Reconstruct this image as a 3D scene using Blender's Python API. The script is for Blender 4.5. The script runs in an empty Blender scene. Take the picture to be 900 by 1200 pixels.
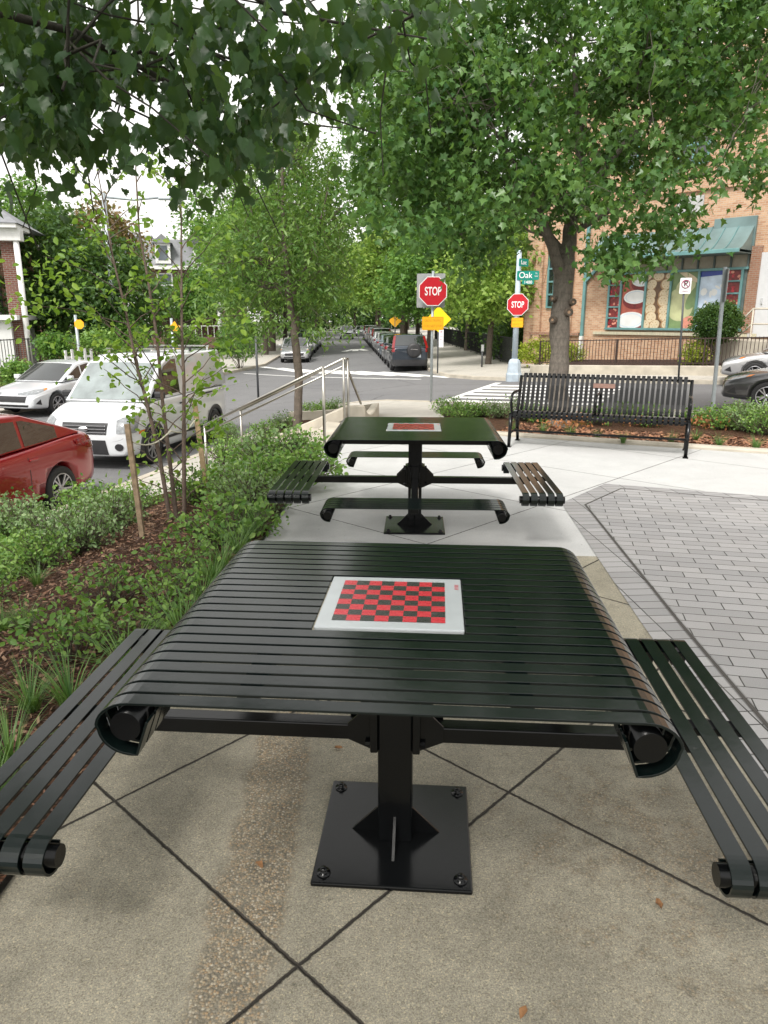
import bpy, bmesh, math, random
import numpy as np
from mathutils import Vector, Matrix
from mathutils.bvhtree import BVHTree
from mathutils import noise as mnoise
random.seed(7); RNG=np.random.default_rng(7)
SC=bpy.context.scene; COL=SC.collection
R=math.radians
# ------------------------------------------------------------------ camera
T=R(15.0); CT,ST=math.cos(T),math.sin(T); H=1.55; FP=850.0
cam=bpy.data.cameras.new('camera'); co=bpy.data.objects.new('camera',cam); COL.objects.link(co)
co.location=(0,0,H); co.rotation_euler=(R(90)-T,0,0)
cam.sensor_fit='VERTICAL'; cam.sensor_height=36; cam.sensor_width=27; cam.lens=FP/1200*36
cam.clip_start=.05; cam.clip_end=2000; SC.camera=co
def P(px,py,d):
    xc=(px-450)/FP*d; yc=(600-py)/FP*d
    return Vector((xc,d*CT+yc*ST,H-d*ST+yc*CT))
def G(px,py,z=0.):
    a=Vector(((px-450)/FP,CT+(600-py)/FP*ST,-ST+(600-py)/FP*CT))
    k=(z-H)/a.z; return Vector((a.x*k,a.y*k,z))
def PB(px,py,b):
    a=Vector(((px-450)/FP,CT+(600-py)/FP*ST,-ST+(600-py)/FP*CT)); k=b.y/a.y; return Vector((a.x*k,b.y,H+a.z*k))
def proj(v):
    x,y,z=v[0],v[1],v[2]-H
    d=y*CT-z*ST; u=y*ST+z*CT
    return 450+x/d*FP,600-u/d*FP,d
# ------------------------------------------------------------------ materials
MATS={}
class N:
    def __init__(s,name):
        s.m=bpy.data.materials.new(name); s.m.use_nodes=True; s.t=s.m.node_tree; s.t.nodes.clear()
        s.out=s.t.nodes.new('ShaderNodeOutputMaterial')
    def n(s,kind,**kw):
        nd=s.t.nodes.new('ShaderNode'+kind)
        for k,v in kw.items():
            if k.startswith('i_'):
                key=k[2:]
                key=int(key) if key.isdigit() else key.replace('_',' ')
                s.set(nd.inputs[key],v)
            else: setattr(nd,k,v)
        return nd
    def set(s,inp,v):
        if isinstance(v,bpy.types.NodeSocket): s.t.links.new(v,inp)
        else: inp.default_value=v
    def math(s,op,a,b=None,c=None,clamp=False):
        nd=s.t.nodes.new('ShaderNodeMath'); nd.operation=op; nd.use_clamp=clamp
        s.set(nd.inputs[0],a)
        if b is not None: s.set(nd.inputs[1],b)
        if c is not None: s.set(nd.inputs[2],c)
        return nd.outputs[0]
    def mix(s,f,a,b,mode='MIX'):
        nd=s.t.nodes.new('ShaderNodeMix'); nd.data_type='RGBA'; nd.blend_type=mode; nd.clamp_factor=True
        s.set(nd.inputs[0],f); s.set(nd.inputs[6],a); s.set(nd.inputs[7],b); return nd.outputs[2]
    def noise(s,vec,scale,detail=4,rough=.55,dist=0):
        nd=s.n('TexNoise'); s.set(nd.inputs['Vector'],vec); nd.inputs['Scale'].default_value=scale
        nd.inputs['Detail'].default_value=detail; nd.inputs['Roughness'].default_value=rough; nd.inputs['Distortion'].default_value=dist
        return nd.outputs['Fac']
    def ramp(s,f,stops):
        nd=s.n('ValToRGB'); s.set(nd.inputs[0],f); el=nd.color_ramp.elements
        while len(el)<len(stops): el.new(.5)
        for e,(p,c) in zip(el,stops):
            e.position=p; e.color=c if len(c)==4 else (*c,1)
        return nd.outputs[0]
    def bump(s,h,strength=.3,dist=.01):
        nd=s.n('Bump'); nd.inputs['Strength'].default_value=strength; nd.inputs['Distance'].default_value=dist
        s.set(nd.inputs['Height'],h); return nd.outputs[0]
    def bsdf(s,col,rough=.6,metal=0,normal=None,coat=0,spec=.5,trans=0,coatr=.05):
        b=s.n('BsdfPrincipled'); s.set(b.inputs['Base Color'],col); s.set(b.inputs['Roughness'],rough)
        b.inputs['Metallic'].default_value=metal; b.inputs['Coat Weight'].default_value=coat; b.inputs['Coat Roughness'].default_value=coatr
        b.inputs['Specular IOR Level'].default_value=spec; b.inputs['Transmission Weight'].default_value=trans
        if normal is not None: s.set(b.inputs['Normal'],normal)
        s.t.links.new(b.outputs[0],s.out.inputs[0]); return b
def c4(c): return (*c,1)
def mat(name,col,rough=.6,metal=0,var=.15,scale=6,bump=0,bscale=60,coat=0,spec=.5,coords='Object',rvar=.0):
    if name in MATS: return MATS[name]
    a=N(name); tc=a.n('TexCoord').outputs[coords]
    f=a.noise(tc,scale,5)
    f2=a.ramp(f,[(.3,(0,0,0)),(.7,(1,1,1))])
    cc=a.mix(f2,c4([x*(1-var) for x in col]),c4([min(1,x*(1+var)) for x in col]))
    nm=None
    if bump: nm=a.bump(a.noise(tc,bscale,3),bump,.005)
    rr=rough
    if rvar: rr=a.math('MULTIPLY_ADD',f,rvar,rough-rvar/2)
    a.bsdf(cc,rr,metal,nm,coat,spec); MATS[name]=a.m; return a.m
def leafmat(name,ca,cb,trans=.35,rough=.45):
    if name in MATS: return MATS[name]
    a=N(name); at=a.n('Attribute',attribute_name='tint').outputs['Fac']
    col=a.ramp(at,[(0,ca),(.6,[(x+y)/2 for x,y in zip(ca,cb)]),(1,cb)])
    b=a.bsdf(col,rough,spec=.4)
    tr=a.n('BsdfTranslucent'); a.set(tr.inputs[0],a.mix(.5,col,(.25,.42,.04,1),'MIX'))
    mx=a.n('MixShader'); mx.inputs[0].default_value=trans
    a.t.links.new(b.outputs[0],mx.inputs[1]); a.t.links.new(tr.outputs[0],mx.inputs[2]); a.t.links.new(mx.outputs[0],a.out.inputs[0])
    MATS[name]=a.m; return a.m
# ------------------------------------------------------------------ object helpers
def tag(o,label=None,cat=None,group=None,kind=None):
    if label: o['label']=label
    if cat: o['category']=cat
    if group: o['group']=group
    if kind: o['kind']=kind
    return o
def empty(name,loc=(0,0,0),rz=0,label=None,cat=None,group=None):
    o=bpy.data.objects.new(name,None); COL.objects.link(o); o.location=loc; o.rotation_euler=(0,0,rz); o.empty_display_size=.2
    return tag(o,label,cat,group)
def link(name,me,mats,parent=None):
    o=bpy.data.objects.new(name,me); COL.objects.link(o)
    if mats is not None:
        for m in (mats if isinstance(mats,(list,tuple)) else [mats]): me.materials.append(m)
    if parent: o.parent=parent
    return o
def bev(o,w=.003,seg=2,ang=35):
    m=o.modifiers.new('bevel','BEVEL'); m.width=w; m.segments=seg; m.limit_method='ANGLE'; m.angle_limit=R(ang); return o
class MB:
    def __init__(s): s.v=[]; s.f=[]; s.mi=[]; s.sm=[]; s.cur=0
    def add(s,vs,fs,smooth=False):
        o=len(s.v); s.v+= [tuple(v) for v in vs]; s.f+=[tuple(i+o for i in f) for f in fs]
        s.mi+=[s.cur]*len(fs); s.sm+=[smooth]*len(fs); return s
    def box(s,c,sz,rot=None):
        x,y,z=[k/2 for k in sz]
        vs=[Vector((a*x,b*y,e*z)) for a in(-1,1) for b in(-1,1) for e in(-1,1)]
        if rot is not None: vs=[rot@v for v in vs]
        c=Vector(c); vs=[v+c for v in vs]
        return s.add(vs,[(0,1,3,2),(4,6,7,5),(0,4,5,1),(2,3,7,6),(0,2,6,4),(1,5,7,3)])
    def beam(s,a,b,w,h,up=(0,0,1)):
        a=Vector(a);b=Vector(b); d=(b-a); L=d.length; d.normalize(); u=Vector(up)
        r=d.cross(u)
        if r.length<1e-4: r=d.cross(Vector((0,1,0)))
        r.normalize(); u=r.cross(d)
        m=Matrix((r,d,u)).transposed()
        return s.box((a+b)/2,(w,L,h),m)
    def cyl(s,a,b,r,n=12,r2=None,cap=True,smooth=True):
        return s.tube([a,b],[r,r if r2 is None else r2],n,cap,smooth)
    def tube(s,pts,rad,n=10,cap=True,smooth=True):
        pts=[Vector(p) for p in pts]
        if not isinstance(rad,(list,tuple)): rad=[rad]*len(pts)
        o=len(s.v); prev=None
        for i,p in enumerate(pts):
            d=(pts[min(i+1,len(pts)-1)]-pts[max(i-1,0)]).normalized()
            if prev is None:
                r=d.orthogonal().normalized()
            else:
                r=(prev-d*prev.dot(d))
                r=r.normalized() if r.length>1e-5 else d.orthogonal().normalized()
            prev=r; u=d.cross(r)
            for k in range(n):
                a=2*math.pi*k/n; s.v.append(tuple(p+(r*math.cos(a)+u*math.sin(a))*rad[i]))
        for i in range(len(pts)-1):
            for k in range(n):
                k2=(k+1)%n; s.f.append((o+i*n+k,o+i*n+k2,o+(i+1)*n+k2,o+(i+1)*n+k)); s.mi.append(s.cur); s.sm.append(smooth)
        if cap:
            s.f.append(tuple(o+k for k in range(n))[::-1]); s.f.append(tuple(o+(len(pts)-1)*n+k for k in range(n))); s.mi+=[s.cur]*2; s.sm+=[False]*2
        return s
    def lathe(s,prof,n=24,M=None,smooth=True):
        o=len(s.v); M=M or Matrix()
        for r,z in prof:
            for k in range(n):
                a=2*math.pi*k/n; s.v.append(tuple(M@Vector((r*math.cos(a),r*math.sin(a),z))))
        for i in range(len(prof)-1):
            for k in range(n):
                k2=(k+1)%n; s.f.append((o+i*n+k,o+i*n+k2,o+(i+1)*n+k2,o+(i+1)*n+k)); s.mi.append(s.cur); s.sm.append(smooth)
        return s
    def prism(s,poly,z0,z1,M=None):
        n=len(poly); M=M or Matrix()
        vs=[M@Vector((p[0],p[1],z0)) for p in poly]+[M@Vector((p[0],p[1],z1)) for p in poly]
        fs=[tuple(range(n))[::-1],tuple(range(n,2*n))]+[(i,(i+1)%n,(i+1)%n+n,i+n) for i in range(n)]
        return s.add(vs,fs)
    def build(s,name,m,parent=None,b=0,fix=True):
        me=bpy.data.meshes.new(name); me.from_pydata(s.v,[],s.f)
        o=link(name,me,m,parent)
        me.polygons.foreach_set('material_index',s.mi); me.polygons.foreach_set('use_smooth',s.sm)
        if fix:
            bm=bmesh.new(); bm.from_mesh(me); bmesh.ops.recalc_face_normals(bm,faces=bm.faces); bm.to_mesh(me); bm.free()
        me.update()
        if b: bev(o,b)
        return o
def ringM(loc,axis):  # matrix with local z along axis
    q=Vector((0,0,1)).rotation_difference(Vector(axis)); return Matrix.Translation(loc)@q.to_matrix().to_4x4()
def text(body,size,m,parent,M,sx=1.0,depth=.002,name='lettering',align='CENTER',bold=0.0):
    cu=bpy.data.curves.new(name,'FONT'); cu.body=body; cu.size=size; cu.align_x=align; cu.align_y='CENTER'; cu.extrude=depth; cu.offset=bold
    to=bpy.data.objects.new('tmp_text',cu); COL.objects.link(to)
    dg=bpy.context.evaluated_depsgraph_get(); me=bpy.data.meshes.new_from_object(to.evaluated_get(dg))
    bpy.data.objects.remove(to); 
    me.transform(Matrix.Diagonal((sx,1,1,1))); me.transform(M); me.name=name
    me.materials.clear()
    return link(name,me,m,parent)
# ------------------------------------------------------------------ terrain
def zs(x,y=0):
    x=min(max(x,-60),14); return -.95+.045*max(x,-4)+.01*min(x+4,0)
def pdist(x,y,poly):  # distance outside polygon (0 inside)
    ins=False; best=1e9; n=len(poly)
    for i in range(n):
        x1,y1=poly[i]; x2,y2=poly[(i+1)%n]
        if (y1>y)!=(y2>y) and x<(x2-x1)*(y-y1)/(y2-y1)+x1: ins=not ins
        dx,dy=x2-x1,y2-y1; t=max(0,min(1,((x-x1)*dx+(y-y1)*dy)/(dx*dx+dy*dy)))
        best=min(best,math.hypot(x-x1-t*dx,y-y1-t*dy))
    return ins,best
def curbL(y): return -3.6+.231*(y-14)
PLAZA=[(-1.2,-3),(-1.06,1.9),(-.87,4.9),(-.75,8.9),(-.6,10.95),(-.35,11.3),(.85,11.2),(1.42,9.83),(4.5,8.42),(12,5),(12,-3)]
ok_=(.8,-.6)
BLOCK=[(curbL(-4),-4),(curbL(19),19),(-1.9,20.9),(-.8,21.8),(.1,21.9),(.75,21.5),(.75+.8*18,21.5-.6*18),(16,-4)]
def hp(x,y):
    ins,d=pdist(x,y,PLAZA)
    if ins: return 0.
    ib,db=pdist(x,y,BLOCK)
    if not ib: db=0
    dc=max(db-1.4,0); t=min(1,d/(d+dc+1e-6)); return (zs(x)+.13)*t
def GT(px,py,f=hp,dz=0):
    z=0
    for i in range(25):
        g=G(px,py,z); z=.5*z+.5*(f(g.x,g.y)+dz)
    g=G(px,py,z); return g
def drape(name,poly,hf,step,m,dz=0,kind='structure',smooth=True):
    bm=bmesh.new(); vs=[bm.verts.new((x,y,0)) for x,y in poly]; bm.faces.new(vs)
    xs=[p[0] for p in poly]; ys=[p[1] for p in poly]
    for ax,lo,hi in((0,min(xs),max(xs)),(1,min(ys),max(ys))):
        k=math.ceil(lo/step)*step
        while k<hi:
            no=[0,0,0]; no[ax]=1; c=[0,0,0]; c[ax]=k
            bmesh.ops.bisect_plane(bm,geom=bm.verts[:]+bm.edges[:]+bm.faces[:],plane_co=c,plane_no=no,dist=1e-5); k+=step
    bmesh.ops.triangulate(bm,faces=bm.faces[:])
    for v in bm.verts: v.co.z=hf(v.co.x,v.co.y)+dz
    for f in bm.faces:
        f.smooth=smooth
        if f.normal.z<0: f.normal_flip()
    bmesh.ops.recalc_face_normals(bm,faces=bm.faces)
    bm.normal_update()
    if bm.faces and sum(f.normal.z for f in bm.faces)<0:
        for f in bm.faces: f.normal_flip()
    me=bpy.data.meshes.new(name); bm.to_mesh(me); bm.free()
    o=link(name,me,m)
    if kind: tag(o,kind=kind)
    return o
def sweep(name,pts,hf,w,h0,h1,m,closed=False,inward=1,step=.5,kind='structure',parent=None):
    # kerb: box strip following pts; outer face on the line
    q=[]
    n=len(pts)
    for i in range(n if closed else n-1):
        a=Vector(pts[i]);b=Vector(pts[(i+1)%n]); k=max(1,int((b-a).length/step))
        for j in range(k): q.append(a.lerp(b,j/k))
    if not closed: q.append(Vector(pts[-1]))
    mb=MB(); N_=len(q)
    for i,p in enumerate(q):
        a=q[i-1] if (i>0 or closed) else q[i]; b=q[(i+1)%N_] if (i<N_-1 or closed) else q[i]
        t=(b-a).normalized(); nn=Vector((-t.y,t.x))*inward
        o=p; ii=p+nn*w; z=hf(p.x,p.y)
        mb.v+=[(o.x,o.y,z+h0),(o.x,o.y,z+h1-.02),(o.x+nn.x*.02,o.y+nn.y*.02,z+h1),(ii.x,ii.y,z+h1),(ii.x,ii.y,z+h0)]
    for i in range(N_ if closed else N_-1):
        j=(i+1)%N_
        for k in range(4): mb.f.append((i*5+k,i*5+k+1,j*5+k+1,j*5+k)); mb.mi.append(0); mb.sm.append(False)
    o=mb.build(name,m,parent)
    if kind: tag(o,kind=kind)
    return o
# ---- ground materials
def concrete(name,tan,white,split,ang=47,sp=.93,org=(-.213,1.443),sp2=1.5,agg=True):
    a=N(name); tc=a.n('TexCoord').outputs['Object']; sx=a.n('SeparateXYZ'); a.set(sx.inputs[0],tc); X,Y=sx.outputs[0],sx.outputs[1]
    n1=a.noise(tc,2.0,7,.68,.4); n2=a.noise(tc,14,6,.7); n3=a.noise(tc,230,3,.85); n4=a.noise(tc,420,2,.6)
    base=a.mix(a.ramp(n1,[(.3,(0,0,0)),(.7,(1,1,1))]),c4([x*.68 for x in tan]),c4([min(1,x*1.22) for x in tan]))
    base=a.mix(a.math('MULTIPLY',a.ramp(n2,[(.45,(0,0,0)),(.75,(1,1,1))]),.5),base,c4([x*.55 for x in tan]))
    wb=a.mix(a.ramp(n1,[(.3,(0,0,0)),(.7,(1,1,1))]),c4([x*.9 for x in white]),c4([min(1,x*1.06) for x in white]))
    wb=a.mix(a.math('MULTIPLY',a.ramp(n2,[(.5,(0,0,0)),(.8,(1,1,1))]),.2),wb,c4([x*.75 for x in white]))
    isw=a.math('GREATER_THAN',a.math('ADD',Y,a.math('MULTIPLY',X,.06)),split)  # newer slabs past the split are paler, with lighting mixed into the step
    col=a.mix(isw,base,wb)
    grit=a.ramp(n3,[(.34,(.35,.34,.32)),(.46,(.85,.85,.84)),(.55,(1.02,1.02,1.02)),(.66,(1.7,1.6,1.4))])
    col=a.mix(a.math('MULTIPLY',a.math('SUBTRACT',1.0,a.math('MULTIPLY',isw,.6)),.8),col,a.mix(1.0,col,grit,'MULTIPLY'))
    vg=a.n('TexVoronoi'); a.set(vg.inputs['Vector'],tc); vg.inputs['Scale'].default_value=210; sg=a.n('SeparateColor'); a.set(sg.inputs[0],vg.outputs['Color'])
    gm=a.ramp(sg.outputs[0],[(0,(.50,.48,.45)),(.25,(.86,.86,.85)),(.7,(1.04,1.04,1.03)),(.9,(1.2,1.17,1.1)),(1,(1.7,1.6,1.4))])
    col=a.mix(a.math('SUBTRACT',.55,a.math('MULTIPLY',isw,.4)),col,a.mix(1.0,col,gm,'MULTIPLY'))
    rough=n3
    if agg:
        # exposed aggregate patches
        wob=a.math('MULTIPLY_ADD',a.noise(tc,4,3,.6),.16,-.08)
        xx=a.math('ADD',X,wob)
        band=a.math('DIVIDE',a.math('SUBTRACT',a.math('ADD',.115,a.math('MULTIPLY_ADD',n3,.09,-.045)),a.math('ABSOLUTE',a.math('ADD',xx,.37))),.03,clamp=True)
        band=a.math('MULTIPLY',band,a.math('LESS_THAN',Y,3.0))
        d2=a.math('SQRT',a.math('ADD',a.math('POWER',a.math('MULTIPLY',a.math('SUBTRACT',X,.82),1.3),2.0),a.math('POWER',a.math('SUBTRACT',Y,1.85),2.0)))
        patch=a.math('MULTIPLY',a.math('DIVIDE',a.math('SUBTRACT',a.math('SUBTRACT',a.noise(tc,7,5,.7),a.math('MULTIPLY',d2,.28)),.36),.16,clamp=True),a.math('LESS_THAN',Y,3.3))
        patch=a.math('MULTIPLY',patch,a.math('MULTIPLY_ADD',n4,2.4,-.55,clamp=True),clamp=True)
        patch2=a.math('MULTIPLY',a.math('DIVIDE',a.math('SUBTRACT',a.noise(tc,5,7,.74),.56),.2,clamp=True),a.math('LESS_THAN',Y,split))
        am=a.math('MAXIMUM',band,a.math('MAXIMUM',patch,a.math('MULTIPLY',patch2,.5)))
        vo=a.n('TexVoronoi'); a.set(vo.inputs['Vector'],tc); vo.inputs['Scale'].default_value=150
        sep=a.n('SeparateColor'); a.set(sep.inputs[0],vo.outputs['Color'])
        pc=a.ramp(sep.outputs[0],[(0,(.07,.06,.045)),(.35,(.22,.17,.105)),(.6,(.34,.20,.085)),(.8,(.36,.29,.19)),(.98,(.5,.45,.36))])
        pc=a.mix(a.ramp(vo.outputs['Distance'],[(.35,(0,0,0)),(.75,(1,1,1))]),pc,(.07,.06,.05,1))
        col=a.mix(a.math('MULTIPLY',am,a.math('MULTIPLY_ADD',n2,.9,.12),clamp=True),col,pc)
        rough=a.mix(am,n3,a.math('SUBTRACT',1.0,vo.outputs['Distance']))
        # dark spots
        vs=a.n('TexVoronoi'); a.set(vs.inputs['Vector'],tc); vs.inputs['Scale'].default_value=9
        spot=a.math('LESS_THAN',a.math('ADD',vs.outputs['Distance'],a.math('MULTIPLY',n2,.05)),.075)
        col=a.mix(a.math('MULTIPLY',spot,.45),col,(.05,.045,.04,1))
    # joints
    jw=a.math('MULTIPLY_ADD',a.noise(tc,35,4,.7),.012,-.006)
    def joints(sp,wd,org):
        ca,sa=math.cos(R(ang)),math.sin(R(ang)); r=None
        for (cx,cy) in((ca,sa),(-sa,ca)):
            off=-(org[0]*cx+org[1]*cy)
            u=a.math('ADD',a.math('ADD',a.math('MULTIPLY',X,cx),a.math('MULTIPLY',Y,cy)),off+sp*50+sp/2)
            u=a.math('ADD',u,jw); fr=a.math('MULTIPLY',a.math('FRACT',a.math('DIVIDE',u,sp)),sp)
            dd=a.math('ABSOLUTE',a.math('SUBTRACT',fr,sp/2))
            g=a.math('SUBTRACT',1.0,a.math('DIVIDE',dd,wd),clamp=True)
            r=g if r is None else a.math('MAXIMUM',r,g)
        return r
    ja=joints(sp,.0075,org); jb=joints(sp2,.007,(.3,4.9))
    j=a.math('ADD',a.math('MULTIPLY',a.math('MULTIPLY',jb,isw),.75),a.math('MULTIPLY',ja,a.math('SUBTRACT',1.0,isw)))
    js=a.ramp(j,[(.15,(0,0,0)),(.5,(1,1,1))])
    col=a.mix(js,col,(.035,.030,.024,1))
    hh=a.math('SUBTRACT',a.math('MULTIPLY',rough,.25),a.math('MULTIPLY',j,1.2))
    nm=a.bump(hh,.9,.009)
    a.bsdf(col,.82,0,nm,spec=.35); return a.m
def asphalt(name):
    a=N(name); tc=a.n('TexCoord').outputs['Object']
    n1=a.noise(tc,.35,5,.6); n2=a.noise(tc,60,4,.8); n3=a.noise(tc,2.5,6,.7)
    col=a.mix(a.ramp(n1,[(.3,(0,0,0)),(.7,(1,1,1))]),(.125,.125,.132,1),(.175,.175,.18,1))
    col=a.mix(a.ramp(n3,[(.5,(0,0,0)),(.8,(1,1,1))]),col,(.11,.11,.115,1))
    col=a.mix(.35,col,a.ramp(n2,[(.3,(.05,.05,.05)),(.7,(.30,.30,.30))]))
    cr=a.n('TexVoronoi',feature='DISTANCE_TO_EDGE'); a.set(cr.inputs['Vector'],a.mix(.12,tc,a.n('TexNoise',i_Vector=tc).outputs[1])); cr.inputs['Scale'].default_value=.22
    ck=a.math('LESS_THAN',cr.outputs[0],.0035); col=a.mix(a.math('MULTIPLY',ck,.7),col,(.05,.05,.05,1))
    a.bsdf(col,.85,0,a.bump(n2,.4,.01),spec=.3); return a.m
def paver(name,rz,bw,bh,off=.5):
    a=N(name); tc=a.n('TexCoord').outputs['Object']
    mp=a.n('Mapping'); a.set(mp.inputs[0],tc); mp.inputs['Rotation'].default_value=(0,0,-rz)
    wob=a.n('TexNoise'); a.set(wob.inputs['Vector'],tc); wob.inputs['Scale'].default_value=12
    vv=a.n('VectorMath',operation='MULTIPLY_ADD'); a.set(vv.inputs[0],wob.outputs['Color']); vv.inputs[1].default_value=(.006,.006,0); a.set(vv.inputs[2],mp.outputs[0])
    b=a.n('TexBrick',offset=off); a.set(b.inputs['Vector'],vv.outputs[0])
    b.inputs['Scale'].default_value=1; b.inputs['Brick Width'].default_value=bw; b.inputs['Row Height'].default_value=bh
    b.inputs['Mortar Size'].default_value=.0036; b.inputs['Mortar Smooth'].default_value=.3; b.inputs['Bias'].default_value=0
    b.inputs['Color1'].default_value=(.25,.248,.25,1); b.inputs['Color2'].default_value=(.33,.325,.325,1); b.inputs['Mortar'].default_value=(.035,.033,.03,1)
    n=a.noise(tc,260,3,.8); n1=a.noise(tc,2.2,5,.65)
    col=a.mix(.5,b.outputs[0],a.mix(1.,b.outputs[0],a.ramp(n,[(.3,(.55,.55,.55)),(.7,(1.3,1.3,1.3))]),'MULTIPLY'))
    col=a.mix(a.math('MULTIPLY',a.ramp(n1,[(.45,(0,0,0)),(.75,(1,1,1))]),.3),col,(.24,.225,.21,1))
    h=a.math('SUBTRACT',a.math('MULTIPLY',n,.2),b.outputs['Fac'])
    a.bsdf(col,.85,0,a.bump(h,.6,.006),spec=.3); return a.m
def brick(name,c1,c2,mort,bw=.21,bh=.072,axis='XZ',scale=1):
    a=N(name); tc=a.n('TexCoord').outputs['Object']
    s=a.n('SeparateXYZ'); a.set(s.inputs[0],tc); cx=a.n('CombineXYZ')
    a.set(cx.inputs[0],a.math('ADD',s.outputs[0],s.outputs[1])); a.set(cx.inputs[1],s.outputs[2])
    b=a.n('TexBrick'); a.set(b.inputs['Vector'],cx.outputs[0]); b.inputs['Scale'].default_value=scale
    b.inputs['Brick Width'].default_value=bw; b.inputs['Row Height'].default_value=bh; b.inputs['Mortar Size'].default_value=.009; b.inputs['Mortar Smooth'].default_value=.2
    b.inputs['Color1'].default_value=c4(c1); b.inputs['Color2'].default_value=c4(c2); b.inputs['Mortar'].default_value=c4(mort)
    n1=a.noise(tc,.7,5,.6); n2=a.noise(tc,30,3)
    col=a.mix(a.math('MULTIPLY',a.ramp(n1,[(.4,(0,0,0)),(.7,(1,1,1))]),.3),b.outputs[0],c4([x*.72 for x in c1]))
    col=a.mix(.3,col,a.mix(1.,col,a.ramp(n2,[(.3,(.6,.6,.6)),(.7,(1.2,1.2,1.2))]),'MULTIPLY'))
    a.bsdf(col,.85,0,a.bump(a.math('SUBTRACT',1.,b.outputs['Fac']),.5,.01),spec=.25); return a.m
def mulchmat(name,c):
    a=N(name); tc=a.n('TexCoord').outputs['Object']
    v=a.n('TexVoronoi'); mp=a.n('Mapping'); a.set(mp.inputs[0],a.mix(.06,tc,a.n('TexNoise',i_Vector=tc,i_Scale=9.).outputs[1])); mp.inputs['Scale'].default_value=(1,2.2,1); a.set(v.inputs['Vector'],mp.outputs[0]); v.inputs['Scale'].default_value=38
    sp=a.n('SeparateColor'); a.set(sp.inputs[0],v.outputs['Color'])
    col=a.ramp(sp.outputs[0],[(0,[x*.35 for x in c]),(.5,c),(.85,[x*1.7 for x in c]),(1,(.36,.27,.19))])
    col=a.mix(a.ramp(v.outputs['Distance'],[(.3,(0,0,0)),(.8,(1,1,1))]),col,(.02,.013,.01,1))
    n=a.noise(tc,3,5,.7); col=a.mix(a.math('MULTIPLY',a.ramp(n,[(.4,(0,0,0)),(.7,(1,1,1))]),.4),col,c4([x*.5 for x in c]))
    a.bsdf(col,.95,0,a.bump(a.math('SUBTRACT',a.noise(tc,80,4,.8),v.outputs['Distance']),1.,.03),spec=.1); return a.m
M_PLAZA=concrete('plaza_concrete',(.295,.275,.22),(.47,.475,.475),4.72)
M_WALK=concrete('walk_concrete',(.42,.40,.36),(.45,.43,.39),-999,ang=50,sp2=1.5,agg=False)
M_CURB=mat('curb_concrete',(.44,.40,.33),.85,var=.18,scale=3,bump=.5,bscale=90)
M_ROAD=asphalt('asphalt'); M_MULCH=mulchmat('bark_mulch',(.125,.062,.036)); M_MULCH2=mulchmat('red_mulch',(.19,.095,.055))
M_MULCH3=mulchmat('dark_mulch',(.14,.085,.075))
M_PAINT=mat('road_paint',(.78,.78,.76),.7,var=.12,scale=4)
M_GRASSG=mat('ground_green',(.07,.09,.035),.95,var=.4,scale=.4,bump=.6,bscale=8)
M_BLK=mat('black_paint',(.0035,.004,.0045),.18,var=.25,scale=5,spec=.28,rvar=.16,bump=.04,bscale=40)
def slatpaint():
    a=N('dark_green_black_paint'); tc=a.n('TexCoord').outputs['Object']
    n=a.noise(tc,6,6,.7); n2=a.noise(tc,55,4,.8)
    col=a.mix(n,(.0028,.006,.006,1),(.005,.0095,.009,1))
    vo=a.n('TexVoronoi'); a.set(vo.inputs['Vector'],a.mix(.05,tc,a.n('TexNoise',i_Vector=tc,i_Scale=7.).outputs[1])); vo.inputs['Scale'].default_value=7
    sp=a.math('LESS_THAN',vo.outputs['Distance'],.035); col=a.mix(a.math('MULTIPLY',sp,.2),col,(.10,.10,.09,1))
    dust=a.math('MULTIPLY',a.ramp(n2,[(.58,(0,0,0)),(.8,(1,1,1))]),.05); col=a.mix(dust,col,(.16,.16,.15,1))
    rr=a.math('MULTIPLY_ADD',n,.16,.07)
    a.bsdf(col,rr,0,a.bump(a.noise(tc,16,3),.035,.01),spec=.36); return a.m
M_SLAT=slatpaint()
# ------------------------------------------------------------------ setting
drape('ground',[(-450,-450),(450,-450),(450,600),(-450,600)],lambda x,y:zs(x),10,M_GRASSG,dz=-.35)
drape('road',[(-26,-12),(75,-12),(75,180),(-26,180)],lambda x,y:zs(x),2,M_ROAD)
drape('sidewalk',BLOCK,hp,.5,M_WALK,dz=-.02)
drape('plaza_paving',PLAZA,lambda x,y:0,50,M_PLAZA,dz=.0)
sweep('kerb',BLOCK,lambda x,y:zs(x),.16,-.2,.125,M_CURB,closed=True,inward=-1)
PV=[(1.12,-1),(1.35,3.52),(1.53,6.07),(2.13,6.83),(3.43,6.32),(8.5,4.3),(8.5,-1)]
PVi=[(1.34,-1),(1.56,3.5),(1.73,6.0),(2.22,6.6),(3.35,6.12),(8.5,4.08),(8.5,-1)]
M_PV=paver('granite_pavers',R(-12),.235,.1); M_PVB=paver('border_pavers',R(3.5),.205,.098,0)
pb=drape('paver_border',PV,lambda x,y:0,50,M_PVB,dz=.004); drape('paver_field',PVi,lambda x,y:0,50,M_PV,dz=.008)
jm=mat('joint_sand',(.06,.055,.05),.9); sweep('paver_joint',PVi[:6],lambda x,y:0,.004,.001,.0088,jm,inward=1,step=9)
BEDL=[(-1.2,-3),(-1.06,1.9),(-.87,4.9),(-.76,8.92),(-2.45,10.55),(curbL(10.6)+1.3,10.6),(curbL(8.5)+.35,8.0),(curbL(-3)+.35,-3)]
drape('planting_bed_soil',BEDL,hp,.3,M_MULCH,dz=.03)
BEDR=[(1.46,9.95),(4.55,8.55),(12,5.15),(13.9,8.9),(1.95,18.6),(1.0,13)]
drape('roadside_bed_soil',BEDR,hp,.4,M_MULCH2,dz=.03)
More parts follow.
